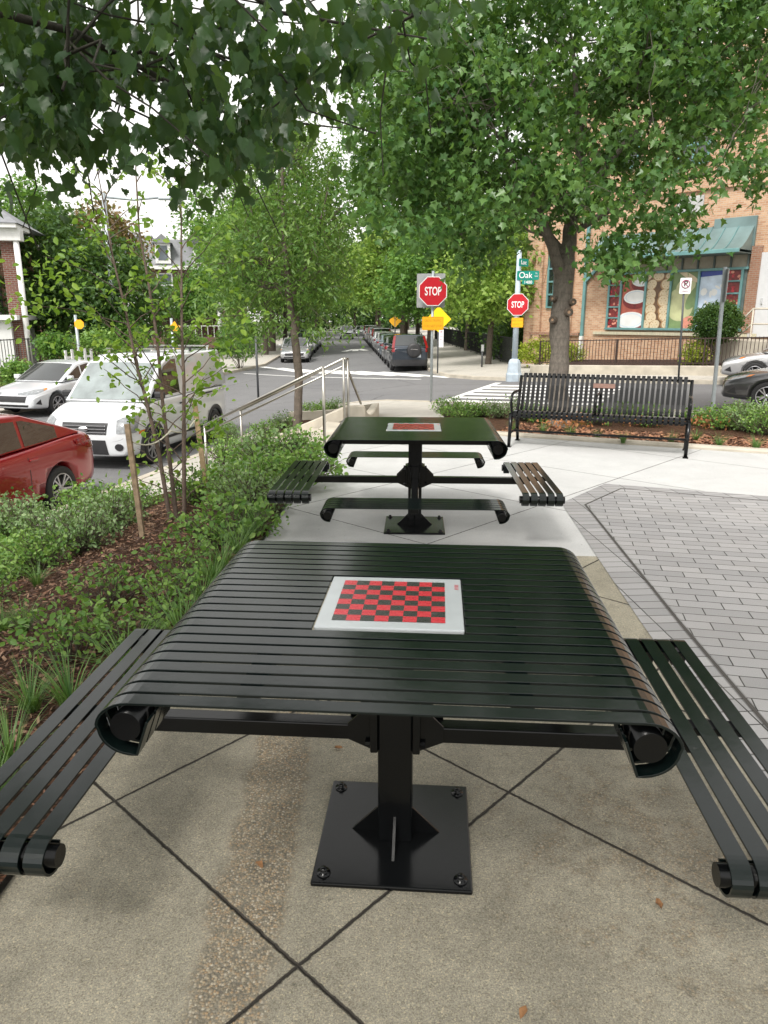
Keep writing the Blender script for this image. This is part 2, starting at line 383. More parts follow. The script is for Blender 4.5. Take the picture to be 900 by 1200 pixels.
sweep('bed_edging',[(.95,11.2),(1.42,9.83),(4.5,8.42),(12,5)],lambda x,y:0,.14,-.1,.045,M_CURB,inward=1)
PLT=[(-.62,11.0),(-.36,11.35),(-.2,17.6),(-2.35,17.6),(-2.5,12.6)]
drape('planter_soil',PLT,hp,.4,M_MULCH,dz=.06)
pw=sweep('planter_wall',[(-2.5,12.5),(-.58,11.02),(-.3,11.4),(-.12,17.6),(-2.3,17.75)],hp,.16,-.3,.26,M_CURB,inward=1,kind=None)
tag(pw,'low tan concrete wall around the planter beside the steps','wall')
# ---- store block, left block
FC=[(4.8,27.3),(3.5,28.7),(2.6,30.4),(2.15,32.8),(2.15-.051*120,152.8)]
SB=[(4.8+.8*28,27.3-.6*28)]+FC+[(60,152),(60,0)]
drape('store_sidewalk',SB,lambda x,y:zs(x),4,M_WALK,dz=.12)
sweep('store_kerb',[SB[0]]+FC,lambda x,y:zs(x),.16,-.2,.13,M_CURB,inward=-1,step=1.5)
def curbF(y): return curbL(y)-9.1
LB=[(curbF(-12),-12),(curbF(28),28),(-8.6,31.5),(-7.55,38),(-6.9,43),(-6.9-.051*110,153),(-60,153),(-60,-12)]
drape('left_sidewalk',LB,lambda x,y:zs(x),4,M_WALK,dz=.12)
sweep('left_kerb',LB[:6],lambda x,y:zs(x),.16,-.2,.13,M_CURB,inward=1,step=1.5)
LG=[(curbF(-12)-2.4,-12),(curbF(28)-2.4,28),(-11.5,31.5),(-11,40),(-10.5-.051*110,153),(-59,153),(-59,-12)]
drape('left_lawn',LG,lambda x,y:zs(x),5,M_GRASSG,dz=.16)
# markings
def strip(mb,a,b,w,z=.006):
    a=Vector(a);b=Vector(b); n=max(1,int((b-a).length/2)); d=(b-a).normalized(); r=Vector((-d.y,d.x))*w/2
    for i in range(n):
        p=a.lerp(b,i/n); q=a.lerp(b,(i+1)/n)
        mb.add([(v.x,v.y,zs(v.x)+z) for v in (p-r,p+r,q+r,q-r)],[(3,2,1,0)])
mb=MB()
for i in range(6):     # zebra over the near leg, bars along the street
    s=.9*i; o_=Vector((1.9,21.9))+Vector((.42,.91))*s; ln=4.6
    strip(mb,o_,o_+Vector((.84,-.54))*ln,.42)
strip(mb,(1.6,21.4),(4.2,26.9),.25,z=.009)
tag(mb.build('crosswalk_marking',M_PAINT),kind='structure')
mb=MB()
for i in range(7):
    a_=Vector((-6.9+1.12*i,42.0-1.15*i)); strip(mb,a_,a_+Vector((2.9,-4.9)),.42)
strip(mb,(-7.0,36.9),(1.5,29.9),.18,z=.01)
tag(mb.build('far_crosswalk_marking',M_PAINT),kind='structure')
mb=MB()
for k in (-.9,0,.9): strip(mb,(-2.35+k,60),(-2.35+k*.2,63.5),.5)
tag(mb.build('speed_hump_marking',M_PAINT),kind='structure')
# steps + rails
T1,T2,B1,B2=Vector((-.745,8.97)),Vector((-.60,10.95)),Vector((-2.75,10.75)),Vector((-2.5,12.45))
zb=zs(-2.7)+.13; ns=7; mb=MB()
for i in range(ns):
    f0,f1=i/ns,(i+1)/ns; z=zb*f0-.0+.012 if i else .01
    a,b,c,d=T1.lerp(B1,f0),T2.lerp(B2,f0),T2.lerp(B2,f1),T1.lerp(B1,f1)
    mb.prism([a,b,c,d],-1.4,z-i*.002)
st=mb.build('concrete_steps',M_CURB,b=.008); tag(st,'concrete steps going down from the plaza to the street beside handrails','steps')
M_STEEL=mat('stainless_steel',(.40,.385,.35),.32,metal=1,var=.08,rvar=.15)
def rail(top,bot,zt,zbm,lab,extra=None):
    t=empty('handrail',(top.x,top.y,0),0,lab,'handrail','handrails at the concrete steps'); O=Vector((top.x,top.y,0))
    a=Vector((top.x,top.y,.96))-O; b=Vector((bot.x,bot.y,zbm+.97))-O; r=.021
    MB().tube([a,b],r,14).build('top_rail',M_STEEL,t)
    MB().cyl(a,(0,0,-.05),.019,14).build('post',M_STEEL,t)
    MB().cyl(b,(b.x,b.y,zbm-.05),.019,14).build('post',M_STEEL,t)
    MB().tube([a-Vector((0,0,.10)),b-Vector((0,0,.10))],.012,10).build('lower_rail',M_STEEL,t)
    for k,q in enumerate([(0,0,0),(b.x,b.y,zbm)]): MB().lathe([(0,.012),(.045,.012),(.045,-.02)],16,Matrix.Translation(q)).build('foot_flange',M_STEEL,t)
    if extra: 
        MB().cyl(a,extra-O,.019,14).build('brace',M_STEEL,t)
        MB().cyl(a+Vector((.06,.05,0)),(.06,.05,-.05),.019,14).build('post',M_STEEL,t)
        MB().cyl(a,a+Vector((.06,.05,0)),.02,12).build('end_return',M_STEEL,t)
rail(Vector((-.745,9.02)),Vector((-2.62,10.55)),0,zb,'nearer stainless handrail of the concrete steps, its lower end by the wooden stake')
rail(Vector((-.60,10.95)),Vector((-2.44,12.35)),0,zb,'farther stainless handrail of the concrete steps with a slanting brace',P(423,473,12.2))
# ------------------------------------------------------------------ picnic tables
def worn(name,c,r=.25):
    a=N(name); tc=a.n('TexCoord').outputs['Object']; mp=a.n('Mapping'); a.set(mp.inputs[0],tc); mp.inputs['Scale'].default_value=(1,2.6,1); mp.inputs['Rotation'].default_value=(0,0,.5)
    n=a.noise(mp.outputs[0],26,6,.8); n2=a.noise(tc,150,3,.8); n3=a.noise(tc,5,3)
    f=a.math('MULTIPLY',a.ramp(n,[(.60,(0,0,0)),(.68,(1,1,1))]),a.ramp(n2,[(.42,(0,0,0)),(.56,(1,1,1))])); f=a.math('MULTIPLY_ADD',n3,.10,a.math('MULTIPLY',f,.45))
    a.bsdf(a.mix(f,c4(c),(.34,.33,.31,1)),a.math('MULTIPLY_ADD',n,.3,r-.12),spec=.5); MATS[name]=a.m; return a.m
M_RED=worn('red_square_enamel',(.50,.010,.028)); M_BK=worn('black_square_enamel',(.012,.014,.014))
M_WPAN=mat('white_board_enamel',(.42,.45,.47),.22,var=.05,scale=12)
def curlpath(L,r,end=-98):
    pts=[]; n=16; rz=r*.80
    c=L/2-r
    for i in range(n+1):
        a=R(90-(90-end)*i/n); pts.append((c+r*math.cos(a)*(1 if a>0 else .94),-rz+rz*math.sin(a)))
    pts.append((c-r*.50,-rz*.72)); return pts
def strap(mb,path,y0,y1,t):
    # path: list (x,z) open; thickness towards inside (right hand normal)
    n=len(path); P0=[Vector((a,b)) for a,b in path]; inn=[]
    for i,p in enumerate(P0):
        d=(P0[min(i+1,n-1)]-P0[max(i-1,0)]).normalized(); inn.append(p+Vector((d.y,-d.x))*t)
    vs=[]
    for p,q in zip(P0,inn):
        vs+=[(p.x,y0,p.y),(p.x,y1,p.y),(q.x,y1,q.y),(q.x,y0,q.y)]
    fs=[(0,3,2,1),((n-1)*4,(n-1)*4+1,(n-1)*4+2,(n-1)*4+3)]
    for i in range(n-1):
        for k in range(4):
            k2=(k+1)%4; fs.append((i*4+k,i*4+k2,(i+1)*4+k2,(i+1)*4+k))
    mb.add(vs,fs)
def slat_set(L,W,n,gap,r,t,cut=None):
    mb=MB(); pitch=W/n; full=[(-x,z) for x,z in curlpath(L,r)][::-1]+curlpath(L,r)
    for i in range(n):
        y0=-W/2+i*pitch+gap/2; y1=y0+pitch-gap
        yc=(y0+y1)/2
        if cut and abs(yc-cut[2])<cut[1]/2:
            h=len(full)//2
            strap(mb,full[:h]+[(-cut[0]/2-.012,0)],y0,y1,t); strap(mb,[(cut[0]/2-.012,0)]+full[h:],y0,y1,t)
        else: strap(mb,full,y0,y1,t)
    return mb
def tablething(cx,cy,rz,seats,label,so=.865,sl=1.19,dY=0):
    t=empty('picnic_table',(cx,cy,0),rz,label,'picnic table'); S=1.175
    top=slat_set(1.235,S,23,.0105,.080,.006,cut=(.403,.40,.028)); o=top.build('tabletop',M_SLAT,t); o.location=(0,0,.762); bev(o,.0012,2)
    # rails
    for s in(-1,1):
        MB().cyl((s*.552,-S/2+.012,.700),(s*.552,S/2-.012,.700),.034,20).build('end_rail',M_BLK,t)
        MB().lathe([(0,-S/2-.002),(.02,-S/2-.002),(.028,-S/2+.004),(.028,-S/2+.012)],20,Matrix.Translation((s*.552,0,.700))@Matrix.Rotation(-math.pi/2,4,'X')@Matrix.Scale(-1,4,(0,0,1))).build('rail_cap',M_BLK,t)
        MB().box((s*.30,0,.742),(.05,S-.16,.028)).build('support_bar',M_BLK,t,.003)
        MB().box((0,s*.36,.712),(1.04,.04,.03)).build('cross_bar',M_BLK,t,.003)
    MB().box((0,.035,.742),(.40,.40,.022)).build('board_tray',M_BLK,t,.002)
    mb=MB(); 
    pl=MB().box((-.012,.028,.7565),(.397,.385,.014)).build('game_board',M_WPAN,t,.004)
    mb=MB(); sq=.0382
    for i in range(8):
        for j in range(8):
            mb.cur=(i+j+1)%2; x=-.153+i*sq; y=-.153+j*sq
            mb.add([(x,y,0),(x+sq,y,0),(x+sq,y+sq,0),(x,y+sq,0)],[(0,1,2,3)])
    q=mb.build('checker_squares',[M_RED,M_BK],pl); q.location=(-.016,.031,.7639+.0006)
    mb=MB()
    for k in range(4): mb.box((.172,.165-.011*k,.7642),(.012,.004,.0004))
    mb.build('printed_mark',M_RED,pl)
    # post
    MB().box((0,0,.37),(.102,.102,.72)).build('post',M_BLK,t,.006)
    bp=MB().box((0,0,.007),(.455,.47,.014)).build('base_plate',M_BLK,t,.004)
    for sx in(-1,1):
        for sy in(-1,1): MB().lathe([(0,.032),(.008,.032),(.011,.026),(.011,.018),(.02,.018),(.02,.013)],12,Matrix.Translation((sx*.195,sy*.195,0))).build('anchor_bolt',M_BLK,bp)
    for ax in(0,1):
        for s in(-1,1):
            rot=Matrix.Rotation(math.pi/2*ax,4,'Z')
            mb=MB(); mb.prism([(s*.051,.014),(s*.135,.014),(s*.051,.10)],-.004,.004,rot@Matrix.Rotation(math.pi/2,4,'X')); mb.build('gusset',M_BLK,t)
    for ang in seats:
        rot=Matrix.Rotation(ang,4,'Z')
        br=MB(); br.box((.062,0,.40),(.022,.12,.16))
        b=br.build('arm_bracket',M_BLK,t,.004); b.rotation_euler=(0,0,ang)
        for zz in(.345,.455):
            for yy in(-.045,.045): MB().cyl((.073,yy,zz),(.088,yy,zz),.010,6,smooth=False).build('bolt',M_BLK,b)
        a=MB().box((.46,0,.366),(.80,.052,.05)).build('seat_arm',M_BLK,t,.004); a.rotation_euler=(0,0,ang)
        s_=MB()
        for k in(-1,1):
            s_.prism([(.051,.49),(.14,.40),(.14,.35),(.051,.31)],k*.034-.003,k*.034+.003,Matrix.Rotation(math.pi/2,4,'X'))
        g=s_.build('arm_gusset',M_BLK,t); g.rotation_euler=(0,0,ang)
        # seat: slats run across arm (local y)
        se=slat_set(sl,.285,5,.012,.058,.006).build('seat',M_SLAT,t,0); bev(se,.0012,2)
        se.location=(math.cos(ang)*so,math.sin(ang)*so+(dY if abs(ang)<.1 else 0),.400); se.rotation_euler=(0,0,ang+math.pi/2)
        for k in(-1,1):
            MB().cyl((k*(sl/2-.052),-.152,-.048),(k*(sl/2-.052),.152,-.048),.026,18).build('seat_rail',M_BLK,se)
        MB().box((0,0,-.02),(.05,.27,.026)).build('seat_cross_bar',M_BLK,se,.002)
    return t
ND=R(-2.6)
tablething(.036,1.920,R(-4.2),[0,math.pi],'large black slatted game table in the foreground with red and black checkerboard',.895,1.235,.05)
tablething(.235,5.37,ND,[0,math.pi,math.pi/2,-math.pi/2],'farther black slatted game table with all four bench seats and checkerboard')
# leave spare bracket holes on near post
# ------------------------------------------------------------------ plaza bench
def bench():
    A,B=G(597,523),G(803,536); d=(B-A).normalized(); L=(B-A).length; rz=math.atan2(d.y,d.x)
    t=empty('park_bench',A,rz,'long black metal strap bench with centre armrest and brown plaque by the planting bed','bench')
    # local: x along, y back, z up
    prof=[(-.02,.36),(-.035,.385),(-.03,.42),(0.0,.442),(.05,.448),(.2,.43),(.34,.415),(.40,.425),(.44,.46),(.47,.54),(.53,.72),(.565,.815),(.575,.845),(.60,.865),(.63,.86),(.64,.83)]
    def straps(i0,i1,name):
        mb=MB(); n=33
        pp=prof[i0:i1]
        for i in range(n):
            x0=.03+i*(L-.06)/n; w=.040
            P0=[Vector(p) for p in pp]; inn=[]
            m=len(P0)
            for k,p in enumerate(P0):
                dd=(P0[min(k+1,m-1)]-P0[max(k-1,0)]).normalized(); inn.append(p+Vector((dd.y,-dd.x))*.006)
            vs=[]
            for p,q in zip(P0,inn): vs+=[(x0,p.x,p.y),(x0+w,p.x,p.y),(x0+w,q.x,q.y),(x0,q.x,q.y)]
            fs=[(0,3,2,1),((m-1)*4,(m-1)*4+1,(m-1)*4+2,(m-1)*4+3)]
            for k in range(m-1):
                for e in range(4): e2=(e+1)%4; fs.append((k*4+e,k*4+e2,(k+1)*4+e2,(k+1)*4+e))
            mb.add(vs,fs)
        return mb.build(name,M_BLK,t)
    straps(0,9,'seat'); straps(8,16,'backrest')
    for z,y,r in((.41,-.01,.016),(.405,.38,.018),(.84,.60,.016)): MB().cyl((.02,y,z-.02),(L-.02,y,z-.02),r,12).build('support_rail',M_BLK,t)
    for k,x in enumerate((.0,L)):
        mb=MB(); mb.tube([(x,0,.40),(x,-.02,.2),(x,-.05,.01)],[.024,.022,.02],10); mb.build('leg',M_BLK,t)
        mb=MB(); mb.tube([(x,.40,.40),(x,.44,.2),(x,.50,.01)],[.024,.022,.02],10); mb.build('leg',M_BLK,t)
        mb=MB(); mb.tube([(x,-.02,.40),(x,.40,.40),(x,.47,.52),(x,.58,.83)],.020,10); mb.build('side_frame',M_BLK,t)
        MB().box((x,-.05,.006),(.06,.07,.012)).build('foot',M_BLK,t); MB().box((x,.50,.006),(.06,.07,.012)).build('foot',M_BLK,t)
    for x in(0,L/2-.02,L):
        mb=MB(); mb.tube([(x,.05,.43),(x,.0,.50),(x,-.01,.58),(x,.03,.63),(x,.12,.655),(x,.3,.655),(x,.50,.65)],.016,10); mb.build('armrest',M_BLK,t)
    MB().tube([(0,.22,.17),(L,.22,.17)],.014,10).build('stretcher',M_BLK,t)
    for x in(0,L): MB().tube([(x,-.02,.17),(x,.44,.17)],.014,8).build('side_brace',M_BLK,t)
    rx=Matrix.Rotation(R(73),4,'X')
    pl=MB().box((0,0,0),(.26,.055,.008)).build('plaque',mat('bronze_plaque',(.16,.075,.05),.4,var=.2,scale=30),t); pl.location=(L/2+.02,.515,.735); pl.rotation_euler=(R(73),0,0)
bench()
# ------------------------------------------------------------------ signs
M_GALV=mat('galvanised_steel',(.36,.40,.42),.5,metal=.6,var=.12,scale=9); M_DKP=mat('dark_sign_post',(.06,.065,.07),.5,var=.2); M_LBLU=mat('pale_blue_grey_paint',(.40,.47,.53),.5,var=.12,scale=5)
M_SRED=mat('sign_red',(.48,.012,.022),.4,var=.06); M_SWH=mat('sign_white',(.78,.78,.78),.4,var=.04); M_SYE=mat('sign_yellow',(.85,.42,.01),.4,var=.05); M_SLE=mat('sign_lemon',(.9,.62,.01),.4,var=.05)
M_SBK=mat('sign_ink',(.03,.02,.01),.5); M_SOR=mat('sign_faded_ink',(.55,.22,.01),.5); M_SGR=mat('sign_green',(.0,.22,.17),.4,var=.06); M_SGY=mat('sign_back_grey',(.30,.31,.31),.5,var=.15); M_MAG=mat('sign_magenta_ink',(.28,.02,.10),.5)
FX=lambda yaw: Matrix.Rotation(yaw,4,'Z')@Matrix.Rotation(math.pi/2,4,'X')   # local xy plane -> facing -Y
def plate(name,poly,m,t,loc,yaw,th=.004,M2=None):
    M=Matrix.Translation(loc)@FX(yaw)@(M2 or Matrix())
    mb=MB(); mb.prism(poly,-th/2,th/2,M); return mb.build(name,m,t)
def octo(r): return [(r*math.cos(R(22.5+45*k))/math.cos(R(22.5)),r*math.sin(R(22.5+45*k))/math.cos(R(22.5))) for k in range(8)]
def rrect(w,h,r=.03,n=4):
    o=[]
    for cx,cy,a0 in((w/2-r,h/2-r,0),(-w/2+r,h/2-r,90),(-w/2+r,-h/2+r,180),(w/2-r,-h/2+r,270)):
        for k in range(n+1): a=R(a0+90*k/n); o.append((cx+r*math.cos(a),cy+r*math.sin(a)))
    return o
def stopface(t,loc,yaw,S=.38):
    n=Vector((math.sin(yaw),-math.cos(yaw),0))
    p=plate('stop_sign_face',octo(S),M_SWH,t,loc,yaw); plate('red_field',octo(S*.945),M_SRED,p,loc+n*.004,yaw,.003)
    text('STOP',S*.80,M_SWH,p,Matrix.Translation(loc+n*.007)@FX(yaw)@Matrix.Translation((0,-.01,0)),.62,.001,bold=.006)
    return p
def yplate(t,loc,yaw,w=.60,h=.36):
    n=Vector((math.sin(yaw),-math.cos(yaw),0))
    p=plate('warning_plate',rrect(w,h),M_SYE,t,loc,yaw)
    text('CROSS TRAFFIC',h*.25,M_SOR,p,Matrix.Translation(loc+n*.003+Vector((0,0,h*.2)))@FX(yaw),.72,.0006)
    text('DOES NOT STOP',h*.25,M_SOR,p,Matrix.Translation(loc+n*.003-Vector((0,0,h*.2)))@FX(yaw),.72,.0006)
    mb=MB(); M=Matrix.Translation(loc+n*.003)@FX(yaw)
    for (a,b,cx,cy) in((w*.93,.008,0,h*.44),(w*.93,.008,0,-h*.44),(.008,h*.88,w*.465,0),(.008,h*.88,-w*.465,0)):
        mb.add([M@Vector(v) for v in((cx-a/2,cy-b/2,0),(cx+a/2,cy-b/2,0),(cx+a/2,cy+b/2,0),(cx-a/2,cy+b/2,0))],[(0,1,2,3)])
    mb.build('border_line',M_SOR,p)
# stop sign 1
b=P(505,476,20.8); t=empty('stop_sign',(b.x,b.y,b.z),0,'large red stop sign with yellow plate on a slim pole beyond the farther table','stop sign')
zt=PB(505,322,b).z-b.z+.1
MB().cyl((0,0,-.3),(0,0,zt),.038,14).build('pole',M_GALV,t)
c=PB(507,341.5,b)-b; stopface(t,Vector((c.x,-.14,c.z)),R(3),.385)
c=PB(505.5,340.5,b)-b; plate('backing_plate',rrect(.78,.90,.02),M_SGY,t,Vector((c.x-.01,.06,c.z)),R(-8))
c=PB(507,379,b)-b; yplate(t,Vector((c.x,-.07,c.z)),R(2))
# yellow diamond sign further
b=P(512,452,26.5); b.z=zs(b.x)+.12
b=Vector((P(512,400,30).x,P(512,400,30).y,zs(3)+.12)); t=empty('diamond_warning_sign',b,0,'yellow diamond warning sign behind the stop sign, white notice below it','road sign')
c=PB(514,374,b)-b; MB().cyl((c.x,.04,0),(c.x,.04,c.z+.3),.03,10).build('post',M_DKP,t)
s_=.52; plate('diamond_face',[(s_,0),(0,s_),(-s_,0),(0,-s_)],M_SLE,t,Vector((c.x,0,c.z)),0)
c=PB(517,396.5,b)-b; p=plate('notice_plate',rrect(.19,.72,.02),M_SWH,t,Vector((c.x,-.02,c.z)),0)
text('P',.16,M_MAG,p,Matrix.Translation((c.x,-.025,c.z+.24))@FX(0),1,.001)
for k in range(3): text('←→' if k==2 else 'NO',.07,M_MAG,p,Matrix.Translation((c.x,-.025,c.z+.08-.13*k))@FX(0),1,.001)
# stop sign 2 on thick pole
b=P(602,443,27); t=empty('street_name_pole',b,0,'thick pale blue pole with green street signs and a smaller stop sign','signpost')
z1=PB(602,295,b).z-b.z; MB().tube([(0,0,.5),(.0,0,z1)],[.11,.085],18).build('pole',M_LBLU,t)
MB().lathe([(.30,-.2),(.30,.14),(.27,.20),(.23,.55),(.19,.66),(.12,.70),(.10,.72)],8,Matrix.Rotation(R(22.5),4,'Z'),False).build('pole_base',M_LBLU,t,.01)
MB().lathe([(0,z1+.06),(.06,z1+.04),(.095,z1)],18).build('pole_cap',M_LBLU,t)
c=PB(606,357,b)-b; stopface(t,Vector((c.x,-.13,c.z)),R(-18),.38)
c=PB(605.5,378,b)-b; yplate(t,Vector((c.x,-.13,c.z)),R(-14),.42,.34)
c=PB(618,323,b)-b; p=plate('street_name_plate',rrect(.78,.31,.03),M_SGR,t,Vector((c.x,-.13,c.z)),R(-4))
text('Oak',.29,M_SWH,p,Matrix.Translation((c.x-.09,-.14,c.z))@FX(R(-4)),.95,.001,bold=.002); text('St',.09,M_SWH,p,Matrix.Translation((c.x+.29,-.165,c.z+.065))@FX(R(-4)),1,.001); text('NW',.07,M_SWH,p,Matrix.Translation((c.x+.29,-.165,c.z-.03))@FX(R(-4)),1,.001)
c=PB(618,329,b)-b; p=plate('block_number_plate',rrect(.42,.14,.02),M_SGR,t,Vector((c.x,-.12,c.z-.06)),R(-4)); text('1400',.15,M_SWH,p,Matrix.Translation((c.x,-.13,c.z-.06))@FX(R(-4)),1,.001,bold=.002)
c=PB(613,308,b)-b; p=plate('street_name_plate',rrect(.5,.26,.03),M_SGR,t,Vector((c.x,-.13,c.z)),R(38)); text('Loc',.2,M_SWH,p,Matrix.Translation((c.x,-.14,c.z))@FX(R(38)),1,.001,bold=.004)
# no parking sign
b=P(795,440,22.5); b.z=zs(b.x)+.12; t=empty('no_parking_sign',b,0,'small white no parking sign on a thin black post before the shop window','road sign')
c=PB(803,335,b)-b
MB().cyl((.03,.03,0),(c.x-.02,.03,c.z),.032,8).build('post',M_DKP,t)
p=plate('sign_face',rrect(.33,.46,.03),M_SWH,t,c+Vector((0,-.02,.0)),R(-8))
text('P',.22,M_SBK,p,Matrix.Translation(c+Vector((0,-.028,.06)))@FX(R(-8)),1,.001,bold=.004)
MB().lathe([(.105,0),(.125,0),(.125,.003),(.105,.003)],28,Matrix.Translation(c+Vector((0,-.03,.05)))@FX(R(-8))).build('prohibition_ring',M_MAG,p)
mb=MB(); mb.beam(c+Vector((-.08,-.032,.13)),c+Vector((.08,-.032,-.03)),.004,.02,(0,0,1)); mb.build('prohibition_bar',M_MAG,p)
text('anytime',.05,M_MAG,p,Matrix.Translation(c+Vector((0,-.03,-.15)))@FX(R(-8)),1,.001)
# edge-on sign on thick grey post
b=P(835,482,15.6); b.z=hp(b.x,b.y); t=empty('street_sign',b,0,'grey post with a sign seen edge on, beside the right end of the bench','road sign')
c=PB(850,313,b)-b; MB().beam((0,0,-.1),(c.x,0,c.z),.065,.06,(0,1,0)).build('post',M_GALV,t,.004)
p=plate('sign_panel',rrect(.34,.66,.02),M_SGY,t,Vector((c.x+.05,0,c.z-.36)),R(75),.012); plate('sign_front',rrect(.33,.62,.02),M_SWH,p,Vector((c.x+.058,0,c.z-.36)),R(75),.006)
# small post near fence
b=P(565,418,33); b.z=zs(b.x)+.12; t=empty('bollard_post',b,0,'short thin black post with small grey tag on the far sidewalk','post')
MB().cyl((0,0,0),(0,0,.95),.04,8).build('post',M_DKP,t); MB().box((0,-.05,.85),(.12,.03,.3)).build('tag_plate',M_SGY,t)
# yellow signs at left
for px,py,d,lab in((93,380,24,'yellow warning sign on grey post above the white sedan'),(205,383,26,'yellow diamond warning sign above the van roof')):
    c=P(px,py,d); b=Vector((c.x,c.y,zs(c.x)+.12)); t=empty('warning_sign',b,0,lab,'road sign')
    MB().cyl((-.12,.03,0),(-.12,.03,c.z-b.z+.3),.05,10).build('post',M_GALV,t)
    plate('sign_face',[(.2,0),(0,.2),(-.2,0),(0,-.2)] if px>150 else octo(.15),M_SYE,t,Vector((0,-.02,c.z-b.z)),R(5))
# yellow curve sign along avenue
c=P(463,376,44); b=Vector((c.x,c.y,zs(c.x)+.12)); t=empty('warning_sign',b,0,'small yellow diamond sign above the row of parked cars','road sign')
MB().cyl((0,.03,0),(0,.03,c.z-b.z+.3),.04,8).build('post',M_DKP,t); plate('sign_face',[(.4,0),(0,.4),(-.4,0),(0,-.4)],M_SYE,t,Vector((0,0,c.z-b.z)),R(-10))
# street light
b=P(139,420,30); b.z=zs(b.x)+.12; top=PB(123,226,b); t=empty('street_lamp',b,0,'tall grey pole with a long horizontal arm against the pale sky','street lamp')
q=Vector((b.x,b.y,top.z)); MB().tube([(0,0,0),(0,0,top.z-b.z)],[.13,.08],12).build('pole',M_GALV,t)
e=PB(193,231,b)-b; MB().tube([(0,0,top.z-b.z-.15),(e.x*.5,0,top.z-b.z-.25),(e.x,0,e.z)],.045,8).build('arm',M_GALV,t); MB().box((e.x,0,e.z-.05),(.5,.2,.12)).build('lamp_head',M_GALV,t,.03)
# dark pole behind shrub
b=GT(303,470,lambda x,y:zs(x)+.1); o=MB().cyl((b.x,b.y,b.z),(b.x,b.y,PB(302,392,b).z),.035,10).build('sign_post',M_DKP); tag(o,'dark thin post standing by the planter tree and the van','post')
# ------------------------------------------------------------------ cars
M_GLS=mat('car_glass',(.012,.016,.017),.02,var=.3,scale=2,spec=.9,coat=.4); M_TYR=mat('tyre_rubber',(.018,.018,.019),.75,var=.2,scale=20); M_RIM=mat('alloy_rim',(.42,.42,.44),.35,metal=.8)
M_PLAS=mat('black_plastic',(.02,.02,.022),.5,var=.2); M_LENS=mat('clear_lamp_lens',(.20,.215,.225),.1,var=.3,scale=18,coat=.8); M_TAIL=mat('red_lamp_lens',(.20,.004,.008),.12,coat=.8,var=.3,scale=15); M_AMB=mat('amber_lens',(.6,.18,.02),.2); M_CHR=mat('chrome_trim',(.7,.7,.72),.15,metal=1); M_PLT=mat('number_plate',(.62,.68,.74),.4)
M_WELL=mat('wheel_well_black',(.008,.008,.009),.9); M_VGL=mat('painted_reflection_glass',(.20,.235,.235),.06,var=.35,scale=2.2,spec=.9,coat=.6)  # pale base colour stands in for reflections in the van's glass
def paint(name,c,metal=.25): return mat(name,c,.28,metal=metal,var=.04,scale=1.5,coat=1.0)
KINDS={
 'sedan':dict(L=4.55,W=1.80,wb=2.70,r=.325,top=[(2.275,.52),(2.22,.66),(2.0,.74),(1.5,.84),(1.05,.93),(.3,.96),(-.6,.99),(-1.4,1.04),(-1.85,1.07),(-2.15,1.05),(-2.26,.93),(-2.275,.80)],
   gh=[(1.12,.93),(.30,1.39),(-.15,1.46),(-.85,1.43),(-1.98,1.06)],wd=(1,3),zr=1.46,cut=[.18,-.72],rear='sedan'),
 'suv':dict(L=4.55,W=1.78,wb=2.62,r=.34,top=[(2.275,.55),(2.24,.80),(2.1,.92),(1.5,1.02),(1.15,1.06),(.3,1.08),(-.6,1.10),(-1.5,1.12),(-2.1,1.12),(-2.22,1.10),(-2.27,1.05)],
   gh=[(1.15,1.06),(.45,1.60),(-.4,1.67),(-1.75,1.64),(-2.20,1.10)],wd=(1,3),zr=1.67,cut=[.15,-.85],rear='suv'),
 'van':dict(L=4.59,W=1.80,wb=2.91,r=.33,top=[(2.295,.60),(2.25,.84),(2.1,.97),(1.8,1.08),(1.45,1.18),(.8,1.20),(0,1.20),(-1,1.20),(-2.0,1.20),(-2.25,1.2),(-2.29,1.15)],
   gh=[(1.50,1.17),(.72,1.83),(.35,1.96),(-2.05,1.98),(-2.27,1.2)],wd=(1,3),zr=2.0,cut=[.12],rear='van'),
}
def poly_inset(pl,d):
    n=len(pl); ar=sum(pl[i][0]*pl[(i+1)%n][1]-pl[(i+1)%n][0]*pl[i][1] for i in range(n)); s=1 if ar>0 else -1; out=[]
    for i in range(n):
        p0,p1,p2=Vector(pl[i-1]),Vector(pl[i]),Vector(pl[(i+1)%n])
        e1=(p1-p0).normalized(); e2=(p2-p1).normalized(); n1=Vector((-e1.y,e1.x))*s; n2=Vector((-e2.y,e2.x))*s
        b=(n1+n2); k=max(.35,1+n1.dot(n2)); out.append(tuple(p1+b*d/k))
    return out
def clipx(pl,x0,x1):
    def cl(pl,f,keep):
        o=[]
        for i in range(len(pl)):
            a,b=pl[i-1],pl[i]; fa,fb=keep(a[0]),keep(b[0])
            if fa!=fb: t=(f-a[0])/(b[0]-a[0]); o.append((f,a[1]+t*(b[1]-a[1])))
            if fb: o.append(b)
        return o
    return cl(cl(pl,x0,lambda x:x>=x0),x1,lambda x:x<=x1)
